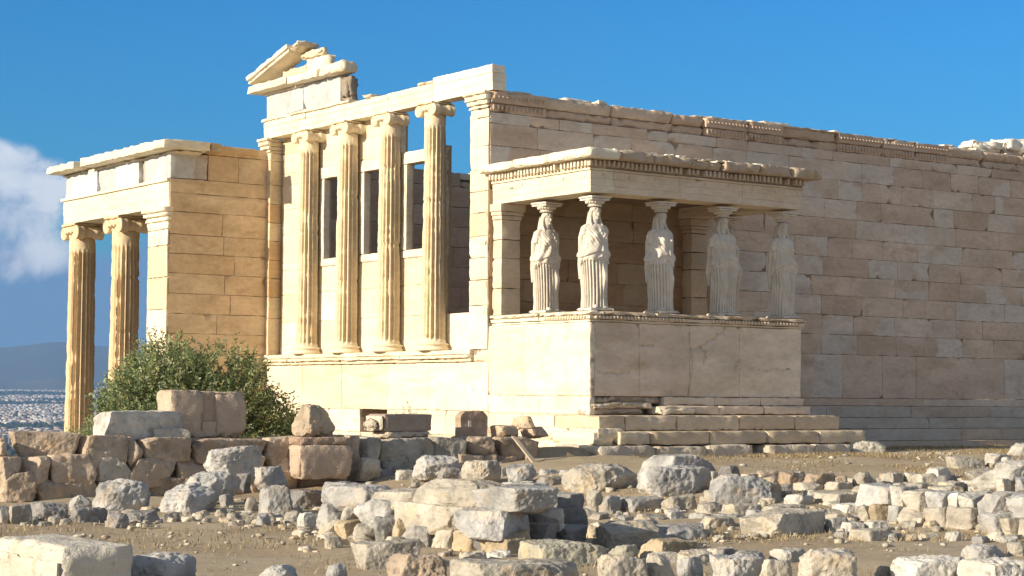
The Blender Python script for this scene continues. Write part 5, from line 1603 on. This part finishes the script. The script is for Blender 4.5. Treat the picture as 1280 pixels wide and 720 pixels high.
# pale stone at the far end of the porch footing
chiselled('stone_block', 'pale rounded block at the right end of the porch footing', 'block', (6.98, -4.25, -2.3), 12, lambda M: (lambda q: M.add(q[0], [q[1]], q[2]))(rock_mesh((.95, .62, .38), 5, 6, .035, (.66, .62, .53), 811, 22)))

# ------------------------------------------------------------------ loose gravel and dry grass
def on_ground(r, n, boxes):
    i = r.integers(0, len(boxes), n)
    b = np.array(boxes)[i]
    x = r.uniform(b[:, 0], b[:, 1])
    y = r.uniform(b[:, 2], b[:, 3])
    return x, y, gz(x, y)
def gravel():
    r = np.random.default_rng(31)
    n = 2600
    x, y, z = on_ground(r, n, [(-22, 14, -26, -4.9), (-18, 2, -22, -8), (-17, -6, -22, -12), (2, 16, -9, -5)])
    k = fbm(np.stack([x, y, 0*x], 1)*.6, 3) > -.25
    x, y, z = x[k], y[k], z[k]
    n = len(x)
    s = .014 + .06*r.uniform(0, 1, n)**5
    oc = np.array([[1, .1, 0], [.2, .9, .1], [-1, 0, 0], [0, -1, .1], [.15, .1, .62], [0, 0, -.5], [.6, .6, .4], [-.5, -.6, .4]])
    t = np.array([[0, 6, 4], [6, 1, 4], [1, 2, 4], [2, 7, 4], [7, 3, 4], [3, 0, 4], [6, 0, 5], [1, 6, 5], [2, 1, 5], [7, 2, 5], [3, 7, 5], [0, 3, 5]])
    V = oc[None]*s[:, None, None]*r.uniform(.7, 1.35, (n, 1, 3))
    a = r.uniform(0, 6.28, n)
    c_, s_ = np.cos(a)[:, None], np.sin(a)[:, None]
    V = np.stack([V[..., 0]*c_-V[..., 1]*s_, V[..., 0]*s_+V[..., 1]*c_, V[..., 2]], -1) + np.stack([x, y, z+s*.25+.01], 1)[:, None]
    pal = np.array([(.50, .46, .39), (.42, .36, .28), (.36, .34, .32), (.58, .52, .42)])
    M = MB().add(V.reshape(-1, 3), [((np.arange(n)*8)[:, None, None]+t[None]).reshape(-1, 3)], np.repeat(pal[r.integers(0, 4, n)], 8, 0))
    tag(M.build('gravel', ROCK), 'loose pebbles and chips scattered over the dry ground', 'gravel', kind='stuff')
gravel()
def rubble():
    r = np.random.default_rng(33)
    V, F, C, off = [], [], [], 0
    protos = [rock_mesh((1, .8, .7), 5, 12, .05, (.48, .44, .37), 900+k, 7) for k in range(8)]
    spots = []
    for s in STONES:
        if s[0] in (4, 5, 8, 9, 11, 12, 14, 15, 16):
            for q in range(7):
                a, e = r.uniform(0, 6.28), .25+abs(r.normal(0, .45))
                spots.append((s[1]+math.cos(a)*(s[4]*.5+e*.6), s[2]+math.sin(a)*(s[5]*.5+e*.5)))
    spots = np.array(spots)
    z = gz(spots[:, 0], spots[:, 1])
    for (x, y), zz in zip(spots, z):
        if x > -.8 and y > -4.9:
            continue
        P, Fq, Cq = protos[r.integers(0, 8)]
        sc = .06+.22*r.uniform(0, 1)**2.6
        a = r.uniform(0, 6.28)
        Q = P*sc*np.array([1, 1, r.uniform(.5, 1)])
        Q = np.stack([Q[:, 0]*math.cos(a)-Q[:, 1]*math.sin(a)+x, Q[:, 0]*math.sin(a)+Q[:, 1]*math.cos(a)+y, Q[:, 2]+zz-sc*.18], 1)
        V.append(Q)
        F.append(Fq+off)
        C.append(np.clip(Cq*np.array([[1, 1, 1], [1.08, 1, .88], [.8, .82, .86], [1.2, 1.2, 1.2]])[r.integers(0, 4)], 0, 1))
        off += len(Q)
    M = MB().add(np.concatenate(V), [np.concatenate(F)], np.concatenate(C))
    tag(M.build('rubble', ROCK), 'small broken rubble strewn between the larger stones', 'rubble', kind='stuff')
rubble()
def straw():
    r = np.random.default_rng(32)
    n = 90000
    x, y, z = on_ground(r, n, [(-20, -6, -22, -8), (-8, 4, -20, -8), (0, 18, -11, -4.6), (3, 18, -7, -4.8), (4, 18, -4.6, -1.2)])
    k = fbm(np.stack([x, y, 0*x], 1)*.9+7, 3) + .5*fbm(np.stack([x, y, 0*x], 1)*4.0+3, 2) > .10
    x, y, z = x[k], y[k], z[k]
    n = len(x)
    a = r.uniform(0, 6.28, n)
    h = r.uniform(.015, .07, n)
    lean = r.uniform(.2, 1.1, n)*h
    wd = .004 + .005*r.uniform(0, 1, n)
    ox, oy = np.cos(a), np.sin(a)
    b = np.stack([x, y, z+.0], 1)
    V = np.stack([b+np.stack([-oy*wd, ox*wd, 0*x], 1), b+np.stack([oy*wd, -ox*wd, 0*x], 1), b+np.stack([ox*lean, oy*lean, h+.01], 1)], 1)
    pal = np.array([(.40, .31, .19), (.48, .39, .25), (.28, .21, .12), (.24, .20, .10)])
    M = MB().add(V.reshape(-1, 3), [np.arange(n*3).reshape(-1, 3)], np.repeat(pal[r.integers(0, 4, n)], 3, 0))
    tag(M.build('dry_grass', STRAW), 'short dry straw-coloured grass on the ground', 'grass', kind='stuff')
straw()
